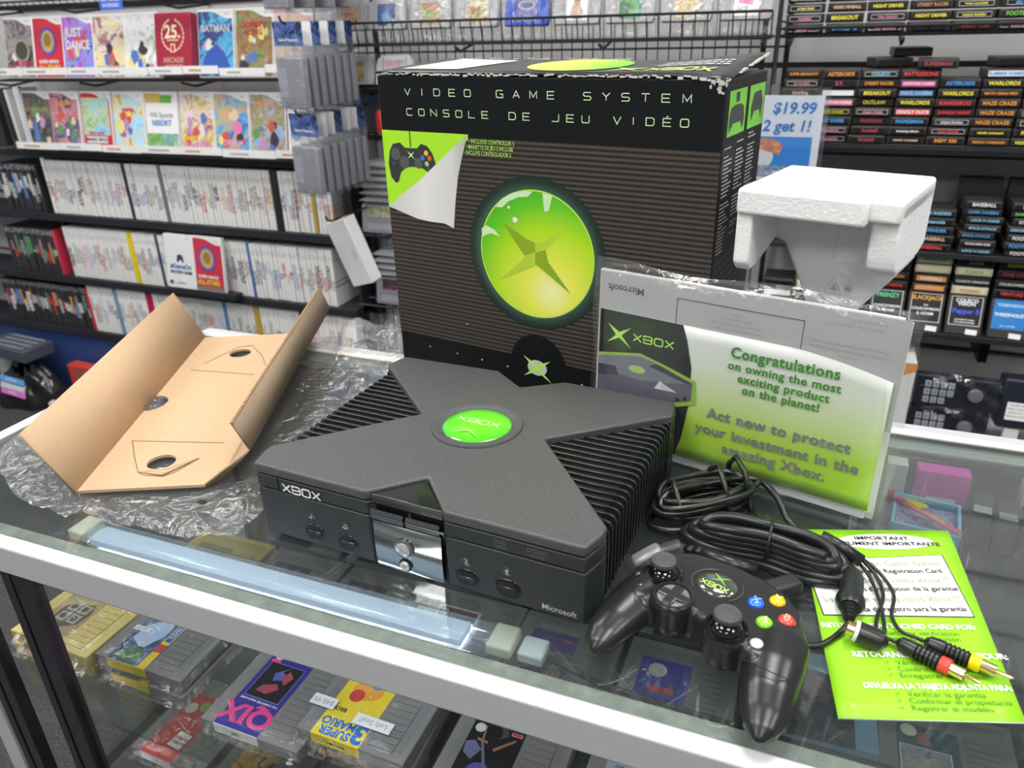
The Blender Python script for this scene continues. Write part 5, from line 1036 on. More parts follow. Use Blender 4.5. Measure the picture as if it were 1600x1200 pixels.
for a in (
 (-2.606, art_mat('cv_night', [(.03, .05, .09), (.07, .10, .08), (.22, .16, .10), (.05, .06, .22)], 26), 'dark green and blue game case at left end of second face-out shelf', [('text', 'ADVENTURES', .066, .128, .018, cm('olive', (.35, .30, .15)))]),
 (-2.478, art_mat('cv_clown', [(.10, .20, .55), (.04, .04, .06), (.60, .30, .35), (.45, .08, .12), (.7, .5, .5)], 26), 'blue, black and pink game case on second face-out shelf, second from left', [('text', 'ALLSTAR', .066, .150, .018, ora)]),
 (-2.336, mat('cv_redframe', (.58, .02, .06), .35, coat=.4), 'red framed game case with light blue picture on second face-out shelf', [('poly', P_rect(.008, .125, .050, .168), art_mat('cv_sky', [(.18, .45, .75), (.30, .60, .80), (.55, .60, .35), (.20, .45, .15), (.75, .70, .60)], 30)), ('poly', P_rect(.016, .110, .026, .046), wh), ('text', 'NEW SUPER', .064, .056, .013, rd), ('text', 'MARIO BROS', .063, .036, .016, dark_ink)]),
 (-2.193, art_mat('cv_float', [(.30, .60, .85), (.45, .70, .88), (.75, .60, .25), (.60, .15, .10)], 24), 'light blue game case with gold corner, left of the white sports case', [('text', 'PAPER', .066, .130, .018, rd)]),
 (-2.055, wh, 'white game case with green lawn photographs on second face-out shelf', [('poly', P_rect(.0035, .066, .155, .182), cm('gold', (0, 0, 0))), ('poly', P_rect(.066, .110, .155, .178), cm('lawn', (.12, .38, .06))), ('text', 'Wii Sports', .066, .118, .022, cm('grey_letter', (0, 0, 0))), ('text', 'RESORT', .066, .094, .022, cm('sky_letter', (.15, .35, .70))), ('poly', P_rect(.0035, .066, .020, .062), art_mat('cv_lawn', [(.10, .30, .05), (.25, .45, .12), (.3, .5, .7)], 30)), ('poly', P_rect(.067, .1295, .020, .062), art_mat('cv_pool', [(.25, .50, .75), (.15, .35, .10), (.6, .7, .8)], 30))]),
 (-1.915, art_mat('cv_purple', [(.30, .10, .35), (.65, .50, .15), (.75, .68, .70), (.45, .12, .20)], 24), 'violet and yellow game case with striped lettering on second face-out shelf', [('text', 'WARIO LAND', .066, .050, .020, yl), ('text', 'SHAKE IT!', .066, .027, .024, pnk)]),
 (-1.780, art_mat('cv_deep', [(.05, .18, .50), (.12, .38, .68), (.60, .45, .15), (.65, .20, .40)], 22), 'deep blue game case with pink round shape on second face-out shelf', [('poly', circ(.088, .085, .019, 20), pnk), ('text', 'DREAM', .070, .040, .022, cm('lilac', (.75, .45, .65)))]),
 (-1.645, art_mat('cv_crowd', [(.18, .42, .70), (.35, .50, .70), (.40, .28, .15), (.25, .30, .12), (.60, .50, .45)], 28), 'sky blue game case with orange lettering left of the hanging bags', [('text', 'PARTY 8', .064, .152, .022, ora)]),
 (-1.506, wh, 'white and pale blue game case partly behind lower hanging bags', [('text', 'R', .022, .150, .032, cm('sky_letter', (0, 0, 0))), ('poly', circ(.03, .07, .018, 18), cm('sky_letter', (0, 0, 0)))]),
): face_case(a[0], 1.962, .0460, a[1], a[2], arts=a[3], tilt=10)
# two faced out in front of the middle row of spines
face_case(-2.088, 1.950, -.4065, art_mat('speckled_cover', [(.72, .73, .75), (.80, .80, .81)], 60), 'white mystery game case with dark controller picture, in front of middle row', .130, .186, .014, 7, arts=[('poly', [(.052, .092), (.055, .112), (.062, .118), (.074, .118), (.081, .112), (.084, .092), (.078, .090), (.073, .099), (.063, .099), (.058, .090)], cm('navy_pad', (.03, .06, .12))), ('text', '#GameOn', .068, .076, .022, cm('navy_blue', (.05, .22, .48))), ('text', 'MYSTERY GAME', .068, .056, .0135, dark_ink), ('poly', P_rect(.012, .026, .014, .026), dark_ink), ('poly', P_rect(.045, .085, .018, .022), pale_ink)], yaw=-2)
face_case(-1.968, 1.950, -.4065, rd, 'red game case with violet oval badge, in front of middle row of spines', .133, .186, .014, 7, arts=allstars()+[('poly', P_rect(.004, .129, .005, .019), cm('strip_brown', (.25, .16, .12)))], yaw=-2)
# wire shelves with white price strips
def wire(b, pts, r=.0022, seg=6): b.tube(pts, r, seg)
def wire_shelf(name, label, x0, x1, zf, zb, y0, y1, lip=.0, pitch=.028, strip=None, brackets=True):
    t = thing(name, label, 'wire shelf', (x0, y0, zf)); b = MB(); L = x1-x0; D = y1-y0; dz = zb-zf
    for y, z in ((0, 0), (D*.5, dz*.5), (D, dz)): wire(b, [(0, y, z), (L, y, z)], .003)
    if lip: wire(b, [(0, -.012, lip), (L, -.012, lip)], .0032)
    n = int(L/pitch)
    for i in range(n+1):
        x = L*i/n; P = [(x, D, dz), (x, 0, 0)]
        if lip: P.append((x, -.012, lip))
        wire(b, P, .0016, 5)
    for x in (.02, L*.33, L*.66, L-.02) if brackets else (): wire(b, [(x, D, dz-.006), (x, D*.4, dz*.4-.02), (x, .02, -.008)], .004)
    b.build('wire_frame', wire_black, t)
    if strip:
        rr2 = random.Random(int(abs(zf)*999)); x = strip[0]-x0; xe = strip[1]-x0
        while x < xe:
            w_ = min(rr2.choice((.135, .165, .20)), xe-x); s = MB(); s.box(x, x+w_-.003, -.018, -.0165, strip[2]-zf, strip[3]-zf); o = s.build('price_strip', mat('strip_white', (.84, .84, .83), .4), t, rot=(0, rr2.uniform(-.004, .004), 0))
            k = MB(); u = x+rr2.uniform(.012, .04)
            if u+.05 < x+w_: k.box(u, min(x+w_-.01, u+rr2.uniform(.04, .09)), -.0187, -.0181, strip[2]-zf+.007, strip[2]-zf+.013)
            if k.v: k.build('strip_print', mat('strip_ink%d' % rr2.randint(0, 2), [(.35, .35, .38), (.55, .35, .20), (.40, .42, .45)][rr2.randint(0, 2)], .5), o)
            x += w_
    return t
wire_shelf('wire_shelf', 'black wire shelf carrying the upper row of faced-out cases', -2.72, -1.44, .266, .262, 1.955, 2.155, strip=(-2.66, -1.45, .284, .306))
wire_shelf('wire_shelf', 'black wire shelf carrying the lower row of faced-out cases', -2.66, -1.44, .0378, .0378, 1.958, 2.155, strip=(-2.63, -1.45, .048, .071), brackets=False) 
wt = wire_shelf('wire_shelf', 'black wire shelf with blue tag at the very top left', -2.72, -1.44, .486, .482, 1.93, 2.155, lip=.012)
b = MB(); b.box(.655, .742, -.020, -.017, -.022, .016); g = b.build('blue_tag', mat('tag_blue', (.08, .16, .72), .4), wt, label='blue tag reading new games in stock')
text('NEW GAMES', .0125, white, g, (.698, -.0206, .006), FRONT, bold=.03, name='tag_lettering'); text('IN STOCK!!', .0125, white, g, (.698, -.0206, -.010), FRONT, bold=.03, name='tag_lettering')
b = MB(); b.box(-.003, .003, -.012, .004, 0, .195); o = b.build('acrylic_end', mat('acrylic_white', (.78, .80, .82), .2), None, loc=(-2.572, 1.955, .052)); tag(o, 'white acrylic end panel at the left of the second face-out shelf', 'panel')
for i, (x, c, lb_) in enumerate(((-2.640, (.62, .62, .60), 'slim white spined box leaning on the far left wall shelf'), (-2.668, (.03, .03, .035), 'slim black box beside the white spined one, far left wall shelf'), (-2.735, (.025, .03, .03), 'wide dark green-black box at far left edge of the wall shelves'))):
    b = MB(); w_ = (.014, .020, .050)[i]; b.box(-w_/2, w_/2, 0, .12, 0, .19); o = b.build('game_box', mat('farbox%d' % i, c, .4), None, bevel=.001, loc=(x, 1.965, .0475)); o.rotation_euler = (0, R(-2), 0); tag(o, lb_, 'game box')

# ------------------------------------------------------------------ middle bay: wire grid, cartridge shelves
gp = thing('wire_grid_panel', 'tall black wire grid panel on wall behind the big carton', 'wire grid', (-1.34, 2.10, 0))
b = MB(); n = 43
for i in range(n+1): wire(b, [(1.215*i/n, 0, -.62), (1.215*i/n, 0, .56)], .0017, 5)
for z in (-.6, -.34, -.09, .13, .33, .53): wire(b, [(0, -.002, z), (1.215, -.002, z)], .0026)
for x in (0, .09, 1.16, 1.215): b.box(x-.006, x+.006, -.006, .006, -.64, .58)
b.build('wires', wire_black, gp)
wire_shelf('wire_shelf', 'black wire shelf tray of upright grey cartridges above the big carton', -1.335, -.155, .353, .353, 1.965, 2.09, lip=.055)
n64_grey = mat('cart64_grey', (.40, .40, .41), .45); n64_blue = mat('cart64_blue', (.03, .08, .50), .35)
def n64(x, y, z, label, cover, shell, arts=(), tilt=12, slack=.03):
    t = thing('game_cartridge', label, 'cartridge', (x, y, z), rot=(R(-tilt), 0, 0))
    P = [(0, 0), (.112, 0), (.116, .010), (.116, .048), (.110, .066), (.098, .074), (.058, .077), (.018, .074), (.006, .066), (0, .048), (0, .010)]
    b = MB(); b.prism(P, 0, .019, Matrix(((1, 0, 0, 0), (0, 0, 1, 0), (0, 1, 0, 0), (0, 0, 0, 1)))); b.build('shell', shell, t, bevel=.0015)
    b = MB(); b.flat(P_rect(.031, .085, .008, .062), 0, Matrix.Translation((0, -.0005, 0)) @ XF); c = b.build('front_label', cover, t)
    b = MB(); b.box(.022, .024, -.0006, .002, .004, .070); b.box(.092, .094, -.0006, .002, .004, .070); b.build('side_groove', mat('groove_grey', (.25, .25, .26), .5), t)
    for i, a in enumerate(arts):
        if a[0] == 'poly': bb = MB(); bb.flat(a[1], 0, Matrix.Translation((0, -.0009-.0002*i, 0)) @ XF); bb.build('label_art', a[2], c)
        else: text(a[1], a[4], a[5], c, (a[2], -.0009-.0002*i, a[3]), FRONT, bold=.03, name='label_lettering')
    b = MB(); b.box(-.005, .121, -.003, .022, -slack, .080); b.build('clear_sleeve', cart_bag, t)
    return t
s64 = [('label dark red and gold', art_mat('n64_a', [(.25, .05, .05), (.6, .4, .25), (.1, .08, .08)], 50), n64_grey, 'grey cartridge with brown and red label, left end of wire tray', ()),
 ('b', art_mat('n64_b', [(.03, .05, .20), (.08, .14, .40), (.02, .03, .08), (.35, .45, .55)], 50), n64_grey, 'grey cartridge with midnight blue label, second in the wire tray', [('poly', circ(.058, .030, .014, 20), cm('disc', (.12, .25, .45)))]),
 ('c', art_mat('n64_c', [(.18, .32, .10), (.45, .35, .20), (.25, .12, .06)], 50), n64_grey, 'grey cartridge with jungle green label and red lettering, third in wire tray', [('text', 'KONG', .058, .052, .013, rd)]),
 ('d', art_mat('n64_d', [(.55, .05, .06), (.20, .30, .10), (.7, .6, .35), (.3, .1, .1)], 50), n64_grey, 'grey cartridge with bright red label, left of the blue cartridge', [('text', 'FIGHT', .058, .052, .013, wh)]),
 ('e', art_mat('n64_e', [(.10, .12, .35), (.20, .22, .45)], 40), n64_blue, 'blue cartridge in the wire tray of grey cartridges', [('poly', circ(.058, .046, .022, 24, ry=.010), yl), ('poly', circ(.058, .046, .019, 24, ry=.008), bl)]),
 ('f', wh, n64_grey, 'grey cartridge with white portrait label, right of the blue one', [('poly', [(.045, .010), (.072, .010), (.074, .030), (.066, .040), (.066, .052), (.052, .056), (.048, .042), (.042, .032)], cm('skin', (.55, .36, .26))), ('poly', [(.050, .052), (.067, .050), (.066, .058), (.054, .062)], cm('hair', (.18, .08, .04)))]),
 ('g', art_mat('n64_g', [(.05, .25, .08), (.02, .06, .04), (.15, .55, .12), (.1, .12, .4)], 60), n64_grey, 'grey cartridge with vivid green and black label, third right of blue one', ()),
 ('h', art_mat('n64_h', [(.70, .62, .45), (.55, .36, .12), (.75, .72, .66), (.25, .14, .08)], 50), n64_grey, 'grey cartridge with cream and brown label above the carton orb print', ()),
 ('i', wh, n64_grey, 'grey cartridge with white and pink label, right end of wire tray', [('poly', [(.04, .035), (.07, .03), (.08, .055), (.05, .06)], pnk), ('text', 'ACE', .050, .022, .014, cm('grey_letter', (0, 0, 0)))])]
for x, (a, cov, sh, lb_, ar) in zip((-1.322, -1.205, -1.073, -.940, -.805, -.674, -.542, -.408, -.275), s64): n64(x, 1.985, .392, lb_, cov, sh, ar)
wire_shelf('wire_shelf', 'small black wire shelf below the cartridge tray, left of the carton', -1.335, -1.02, .243, .243, 1.975, 2.09)
n64(-1.318, 1.985, .2535, 'grey cartridge with green jungle label on small wire shelf left of carton', art_mat('n64_c', ()), n64_grey, [('text', 'KONG', .058, .052, .013, rd)], slack=.001); n64(-1.195, 1.985, .2535, 'pale grey cartridge with pink label beside the carton top corner', art_mat('n64_p', [(.7, .6, .6), (.6, .3, .35), (.75, .7, .7)], 50), mat('cart64_pale', (.62, .62, .63), .4), slack=.001)
wire_shelf('wire_shelf', 'black wire shelf holding a red bottle cap item behind the carton edge', -1.335, -1.02, .118, .118, 1.975, 2.09)
b = MB(); b.lathe([(.016, 0), (.018, .010), (.017, .050), (.010, .062)], seg=20); o = b.build('red_bottle', mat('bottle_red', (.60, .04, .04), .4), None, loc=(-1.205, 2.015, .121)); tag(o, 'small red bottle on wire shelf beside the carton', 'bottle')
t = thing('bagged_pad', 'dark bagged pad with blue stripe hanging left of the carton', 'bag', (-1.31, 2.03, .125)); b = MB(); b.box(0, .095, 0, .012, 0, .125); b.build('pad', mat('pad_slate', (.05, .055, .08), .45), t, bevel=.003); b = MB(); b.add([(.002, -.001, .070), (.092, -.001, .092), (.092, -.001, .098), (.002, -.001, .077)], [(0, 1, 2, 3)]); b.build('blue_stripe', mat('stripe_blue', (.06, .08, .42), .4), t)
b = MB(); b.box(-.003, .098, -.004, .016, -.004, .165); b.build('clear_bag', cart_bag, t)
wire_shelf('wire_shelf', 'black wire shelf under the stack of bagged cartridges', -1.32, -1.02, -.170, -.170, 1.960, 2.09); wire_shelf('wire_shelf', 'lower black wire shelf under second stack of bagged cartridges', -1.32, -1.02, -.395, -.395, 1.960, 2.09)
snes = mat('cart16_grey', (.25, .25, .285), .5); pale_bag = clear_mat('pale_bag', (.93, .94, .95), .12, .06, bump=1, bscale=40, milk=.35, milkcol=(.75, .76, .78))
def flat_cart(x, y, z, label, i, group=None):
    t = thing('game_cartridge', label, 'cartridge', (x, y, z), R((-1)**i*2), group); b = MB(); b.box(0, .130, 0, .088, .001, .018); b.build('shell', snes, t, bevel=.003)
    b = MB(); b.grid(10, 8, lambda s, t_: (-.012+.154*s, -.012+.110*t_, .0105+.0095*min(1, 8*min(s, 1-s, t_, 1-t_)))); b.grid(10, 8, lambda s, t_: (-.012+.154*s, -.012+.110*t_, .0095-.0092*min(1, 8*min(s, 1-s, t_, 1-t_)))); b.build('clear_sleeve', pale_bag, t, smooth=180); return t
def snes_up(x, y, z, label, cov):
    t = thing('game_cartridge', label, 'cartridge', (x, y, z), rot=(R(-8), 0, 0)); b = MB(); b.box(0, .130, 0, .019, 0, .086); b.build('shell', snes, t, bevel=.004); b = MB(); b.flat(P_rect(.024, .106, .048, .080), 0, Matrix.Translation((0, -.0005, 0)) @ XF); b.build('front_label', cov, t)
    b = MB(); b.box(.02, .11, -.0006, .001, .012, .030); b.build('grip_recess', mat('recess16', (.34, .34, .38), .5), t); return t
snes_up(-1.285, 1.972, -.166, 'upright grey cartridge with brown picture label left of the carton, upper', art_mat('s16a', [(.35, .25, .12), (.15, .25, .1), (.6, .5, .4), (.4, .08, .05)], 60)); snes_up(-1.262, 1.972, -.391, 'upright grey cartridge with magenta label left of the carton, lower', art_mat('s16b', [(.02, .02, .03), (.05, .04, .05), (.65, .05, .35)], 60))
for i in range(6): flat_cart(-1.275, 1.985+.003*(i % 2), -.080+.0205*i, 'bagged cartridge lying %s from bottom of the stack left of the carton' % ordinal(i+1), i)
for i in range(4): flat_cart(-1.255, 1.985+.003*(i % 2), -.305+.0205*i, 'bagged cartridge lying %s from bottom of the lower stack left of the carton' % ordinal(i+1), i)
# bags hanging on long hooks
hdr_b = art_mat('header_blue', [(.008, .01, .02), (.012, .02, .05), (.10, .20, .55), (.015, .015, .03), (.35, .45, .70)], 55); hdr_w = mat('header_white', (.80, .80, .80), .5)
hang_bag = clear_mat('hang_bag', (.95, .96, .97), .06, .04, bump=1, bscale=45, milk=.07)
def hang_pack(x, y, z, label, i, first, colour=snes, kind='blue'):
    t = thing('bagged_cartridge', label, 'bagged cartridge', (x, y, z), rot=(R(0), R(1), R(-11))); 
    b = MB(); b.box(-.050, .050, -.0006, .0006, -.010, .045); h = b.build('header_card', hdr_b if kind == 'blue' else hdr_w, t)
    if first:
        text('Game Protectors', .0095, hdr_w, h, (0, -.0012, .004), FRONT, bold=.02, name='header_lettering'); b = MB(); b.flat(P_rect(-.046, .046, .018, .034), 0, Matrix.Translation((0, -.0012, 0)) @ XF); b.build('header_art', art_mat('header_art', [(.008, .012, .03), (.02, .05, .18), (.15, .22, .5), (.008, .008, .02)], 60), h)
    b = MB(); b.box(-.046, .046, -.009, .009, -.155, -.035); c = b.build('cartridge', colour, t, bevel=.003)
    b = MB(); b.box(-.040, -.012, -.0096, -.008, -.128, -.060); b.build('front_label', art_mat('hang_label', [(.3, .3, .36), (.4, .4, .46), (.2, .25, .45)], 60), c)
    b = MB(); b.box(.010, .012, -.0096, -.008, -.135, -.050); b.box(-.046, .046, -.0096, -.008, -.139, -.137); b.build('shell_groove', mat('groove16', (.30, .30, .33), .5), c)
    b = MB()
    def f(sd): return lambda s, u: (-.056+.112*s, sd*(.0118*min(1, 5*min(s, 1-s))*min(1, .1+3*u, 8*(1-u)) + .002*math.sin(17*s+9*u+i)*min(1, 6*min(s, 1-s))), -.006-.159*u)
    b.grid(10, 12, f(1)); b.grid(10, 12, f(-1)); b.build('clear_bag', hang_bag, t, smooth=180)
def hook(x, z, y0, label):
    b = MB(); b.tube([(x, 2.10, z-.004), (x, y0+.02, z), (x, y0, z+.006), (x, y0-.006, z+.018)], .0028, 8); o = b.build('peg_hook', wire_black, None); tag(o, label, 'hook')
hook(-1.270, .411, 1.70, 'upper black peg hook carrying bagged cartridges'); hook(-1.262, .198, 1.70, 'lower black peg hook carrying bagged cartridges')
for i in range(7):
    hang_pack(-1.268, 1.716+.037*i, .372, 'bagged grey cartridge with header card, %s from the front on upper hook' % ordinal(i+1), i, i == 0, kind='blue' if i % 2 == 0 else 'white')
    hang_pack(-1.258, 1.716+.037*i, .159, 'bagged grey cartridge with header card, %s from the front on lower hook' % ordinal(i+1), i, i == 0, kind='white' if i in (1, 2, 4, 5) else 'blue')
hook(-1.30, .610, 1.76, 'topmost black peg hook at the top edge')
for i in range(4): hang_pack(-1.335+.03*i, 1.79+.045*i, .602, 'bagged cartridge on topmost hook, %s from the front' % ordinal(i+1), i, False)
t = thing('accessory_box', 'white accessory box hanging at a slant from a black hook below bags', 'box', (-1.262, 1.80, -.092), rot=(R(8), R(-17), R(-10)))
b = MB(); b.box(-.040, .040, 0, .045, -.195, 0); b.build('carton', mat('glossy_white_card', (.80, .80, .80), .25, coat=.4), t, bevel=.002)
text('Wii', .022, mat('pale_wordmark', (.45, .46, .48), .4), t, (.018, -.0008, -.105), (R(90), R(90), 0), name='wordmark'); b = MB(); b.flat(stadium(.020, .016, 8), 0, Matrix.Translation((-.022, -.0008, -.10)) @ XF @ Matrix.Scale(5.5, 4, (0, 1, 0))); b.build('printed_picture', mat('pale_print', (.68, .71, .74), .4), t)
hook(-1.265, -.088, 1.775, 'black peg hook holding the white accessory box')
for i in range(3):
    b = MB(); b.grid(6, 14, lambda s, u: (-.022+.044*s, .012*math.sin(math.pi*s)*math.sin(9*u+i), -.16*u)); o = b.build('blister_strip', hang_bag, None, loc=(-1.262+.036*i, 1.96, -.420), smooth=180); tag(o, 'clear blister strip hanging below the shelf, %s from left of the bookcase end' % ordinal(i+1), 'packaging')

# ------------------------------------------------------------------ right bay: stacks of small black cartridges
cart26 = mat('cart26_black', (.030, .028, .027), .42); cart_white = mat('cart26_white', (.78, .77, .72), .42); cart_cream = mat('cart_cream', (.62, .58, .46), .45)
INKS = {'orange': (.80, .33, .06), 'yellow': (.85, .75, .08), 'blue': (.08, .36, .80), 'pink': (.75, .22, .36), 'red': (.78, .07, .08), 'white': (.8, .8, .8), 'magenta': (.65, .08, .30), 'green': (.20, .60, .10), 'brown': (.55, .25, .14), 'dark red': (.40, .06, .09), 'cyan': (.25, .62, .85), 'peach': (.75, .50, .35), 'cream': (.75, .72, .45)}
ink_m = lambda c: mat('ink_'+c.replace(' ', '_'), INKS[c], .45)
E26 = {}
def end_mesh(w, h, d, key, m):
    if key not in E26:
        b = MB(); b.box(0, w, 0, d, 0, h-.0012); b.box(.003, w-.003, -.0016, .002, .0022, h-.0036); o = b.build('shell', m, None, bevel=.0016)
        dg = bpy.context.evaluated_depsgraph_get(); me = bpy.data.meshes.new_from_object(o.evaluated_get(dg)); bpy.data.objects.remove(o); E26[key] = me
    return E26[key]
def end_cart(x, y, z, title, col, label, w=.0765, h=.0192, d=.085, plate=None, outline=False, shell=None, yaw=0, tilt=0, group=None, key=None, lower=False):
    sh = shell or cart26
    t = thing('game_cartridge', label, 'cartridge', (x, y, z), rot=(R(tilt), 0, R(yaw)), group=group)
    link_mesh('shell', end_mesh(w, h, d, (w, h, d, sh.name), sh), t)
    b = MB(); b.flat(P_rect(.006, w-.006, .0035, h-.0048), 0, Matrix.Translation((0, -.0019, 0)) @ XF); p = b.build('end_label', ink_m(plate) if plate else mat('label_black_end', (.012, .011, .011), .35), t)
    if outline:
        b = MB(); x0, x1, z0, z1, q = .007, w-.007, .0043, h-.0055, .0007
        for r_ in ((x0, x1, z0, z0+q), (x0, x1, z1-q, z1), (x0, x0+q, z0, z1), (x1-q, x1, z0, z1)): b.flat(P_rect(*r_), 0, Matrix.Translation((0, -.0022, 0)) @ XF)
        b.build('label_rule', ink_m(outline) if isinstance(outline, str) else ink_m(col), p)
    if title:
        L = len(title); size = min(.0105, (w-.018)/(L*.56))
        text(title, size if not outline else size*.85, ink_m(col) if not plate else (white if col == 'white' else ink_m(col)), p, (w/2, -.0024, h/2-.0006), FRONT, bold=.03, sx=1.0, name='end_lettering')
    return t
rr = random.Random(31)
cols = [-.117, -.038, .0405, .1195, .1985, .2775, .3565]
main = [  # bottom row first
 [('biographic', 'pink', 0, 'white'), ('biographic', 'pink', 0, 'white'), ('football', 'dark red', 0, 0), ('missile command', 'peach', 0, 0), ('INDY 500', 'orange', 0, 0), ('MISSILE COMMAND', 'orange', 0, 0), ('NIGHT DRIVER', 'yellow', 0, 0)],
 [('biographic', 'pink', 0, 'white'), ('biographic', 'pink', 0, 'white'), ('football', 'dark red', 0, 0), ('towering inferno', 'white', 0, 0), ('maze control', 'red', 0, 'white'), ('missile command', 'yellow', 0, 0), ('FROGGER', 'yellow', 0, 0)],
 [('SKY DIVER', 'blue', 0, 0), ('SKY DIVER', 'blue', 0, 0), ('PHOENIX', 'dark red', 0, 0), ('HANGMAN', 'blue', 0, 0), ('canyon bomber', 'white', 0, 'white'), ('MAZE CRAZE', 'orange', 0, 0), ('skydiver', 'white', 0, 'white')],
 [('human cannonball', 'yellow', 0, 'yellow'), ('human cannonball', 'yellow', 0, 'yellow'), ('maze craze', 'pink', 0, 'white'), ('DEADLY DUCK', 'white', 'red', 0), ('JUNGLE HUNT', 'red', 0, 0), ('MAZE CRAZE', 'orange', 0, 0), ('combat', 'white', 0, 'white')],
 [('KAPERS', 'white', 'pink', 0), ('KEYSTONE KAPERS', 'white', 'pink', 0), ('OUTLAW', 'yellow', 0, 0), ('WARLORDS', 'yellow', 0, 0), ('KANGAROO', 'red', 0, 0), ('MAZE CRAZE', 'orange', 0, 0), ('OUTLAW', 'yellow', 0, 0)],
 [('bowling', 'peach', 0, 0), ('', 'white', 'white', 0), ('BREAKOUT', 'yellow', 0, 0), ('SPACE CAVERN', 'white', 'blue', 0), ('WARLORDS', 'yellow', 0, 0), ('MATH GRAN PRIX', 'orange', 0, 0), ('BREAKOUT', 'orange', 0, 0)],
 [('air sea battle', 'pink', 0, 'white'), ('E.T.', 'magenta', 0, 0), ('STREET RACER', 'orange', 0, 0), ('KEYSTONE KAPERS', 'white', 'magenta', 0), ('ASTEROIDS', 'blue', 0, 0), ('WARLORDS', 'yellow', 0, 0), ('ASTEROIDS', 'blue', 0, 0)],
 [('SUPER BREAKOUT', 'orange', 0, 0), ('ASTEROIDS', 'orange', 0, 0), ('COLECO', 'cyan', 0, 'white'), ('BATTLEZONE', 'red', 0, 0), None, ('SUMMER GAMES', 'blue', 'white', 0), ('SUMMER GAMES', 'blue', 'white', 0)]]
shnames = ['first', 'second', 'third', 'fourth', 'fifth', 'sixth', 'seventh']
def describe(e): return (('%s end label' % e[2]) if e[2] else ('%s outlined end label' % e[3]) if e[3] else ('%s end title' % e[1]))
for r_, line in enumerate(main):
    for c_, e in enumerate(line):
        if not e: continue
        sx = .0035*(r_-3.5)*.3+rr.uniform(-.002, .002)
        end_cart(cols[c_]+sx, 1.950+rr.uniform(-.006, .006), .1335+.0194*r_, e[0], e[1], 'black cartridge with %s, %s from bottom in %s stack right of carton' % (describe(e), ordinal(r_+1), shnames[c_]), plate=e[2] or None, outline=e[3] or False)
for i, (x, y, z, lb_, ti, co, yaw) in enumerate(((.070, 1.985, .2892+.0003, 'black cartridge lying loose on stacks, left of the loose titled one', '', 'white', 12), (.150, 1.940, .2892, 'black cartridge with dull red title lying loose on top of stacks', 'SUPERMAN', 'dark red', -4), (.105, 2.02, .3088, 'black cartridge lying highest on top of the stacks', '', 'white', 4), (.300, 1.99, .2892, 'black cartridge with green mark lying on the white labelled one', '', 'green', 3))):
    end_cart(x, y, z, ti, co, lb_, yaw=yaw, plate=None)
shelf2 = thing('wall_shelf', 'black shelf carrying the tall stacks of small black cartridges', 'shelf', (-.13, 1.95, .1335)); b = MB(); b.box(0, .75, -.004, .205, -.012, 0); b.build('board', shelf_blk, shelf2, bevel=.001); b = MB(); b.box(.02, .73, -.006, .19, -.020, -.012); b.build('lower_edge', black, shelf2)
wire_shelf('wire_shelf', 'black wire shelf with three rows of black cartridges at the top right', -.135, .62, .356, .356, 1.935, 2.09, lip=.016)
topc = [-.125, -.0435, .038, .1195, .201, .2825, .364]
top = [[('bowling', 'pink', 0, 'white'), ('BOWLING', 'blue', 0, 0), ('skeet shoot', 'pink', 0, 'white'), ('', 'white', 0, 0), ('AIR SEA BATTLE', 'red', 0, 0), ('street racer', 'pink', 0, 'white'), ('BOWLING', 'blue', 0, 0)],
 [('combat', 'pink', 0, 'white'), ('BREAKOUT', 'yellow', 0, 0), ('video checkers', 'pink', 0, 'white'), ('NIGHT DRIVER', 'yellow', 0, 0), ('canyon bomber', 'yellow', 0, 'white'), ('FOOTBALL', 'green', 0, 0), ('BREAKOUT', 'yellow', 0, 0)],
 [('street racer', 'yellow', 0, 'white'), ('VIDEO PINBALL', 'peach', 0, 0), ('NIGHT DRIVER', 'yellow', 0, 0), ('STREET RACER', 'brown', 0, 0), ('human cannonball', 'yellow', 0, 'white'), ('sky diver', 'blue', 0, 'white'), ('NIGHT DRIVER', 'yellow', 0, 0)],
 [('combat', 'white', 0, 'white'), ('ASTEROIDS', 'yellow', 0, 0), ('BREAKOUT', 'orange', 0, 0), ('maze', 'white', 0, 'white'), ('OUTLAW', 'yellow', 0, 0), ('KANGAROO', 'red', 0, 0), ('OUTLAW', 'yellow', 0, 0)]]
for r_, line in enumerate(top):
    for c_, e in enumerate(line):
        end_cart(topc[c_]+rr.uniform(-.002, .002), 1.955+rr.uniform(-.004, .004), .3605+.0204*r_, e[0], e[1], 'black cartridge with %s, %s from bottom in %s top shelf pile' % (describe(e), ordinal(r_+1), shnames[c_]), plate=e[2] or None, outline=e[3] or False)
# middle right shelf
ms = thing('wall_shelf', 'black shelf carrying mixed small cartridges behind the foam end cap', 'shelf', (-.12, 1.93, -.098)); b = MB(); b.box(0, .75, 0, .225, -.012, 0); b.build('board', shelf_blk, ms, bevel=.001)
midA = [('BASEBALL', 'red'), ('BASEBALL', 'peach'), ('DEFENDER', 'blue'), ('Asteroids', 'cyan'), ('STAR RAIDERS', 'cyan')]
for r_, (ti, co) in enumerate(midA): end_cart(.205+rr.uniform(-.003, .003), 1.94, -.0975+.0194*r_, ti, co, 'black cartridge with %s end title, %s from bottom, beside the foam edge' % (co, ordinal(r_+1)), w=.080)
midB = [('LOCK N CHASE', 'cyan'), ('FROGS AND FLIES', 'white'), ('SPACE ATTACK', 'blue'), ('SPACE ATTACK', 'cyan'), ('LOCK N CHASE', 'cyan'), ('DARK CAVERN', 'blue'), ('BASEBALL', 'white')]
midC = [('FOOTBALL', 'white'), ('FOOTBALL', 'blue'), ('FOOTBALL', 'white'), ('ARMOR AMBUSH', 'cyan'), ('STAR STRIKE', 'white'), ('DARK CAVERN', 'green'), ('DARTS', 'white')]
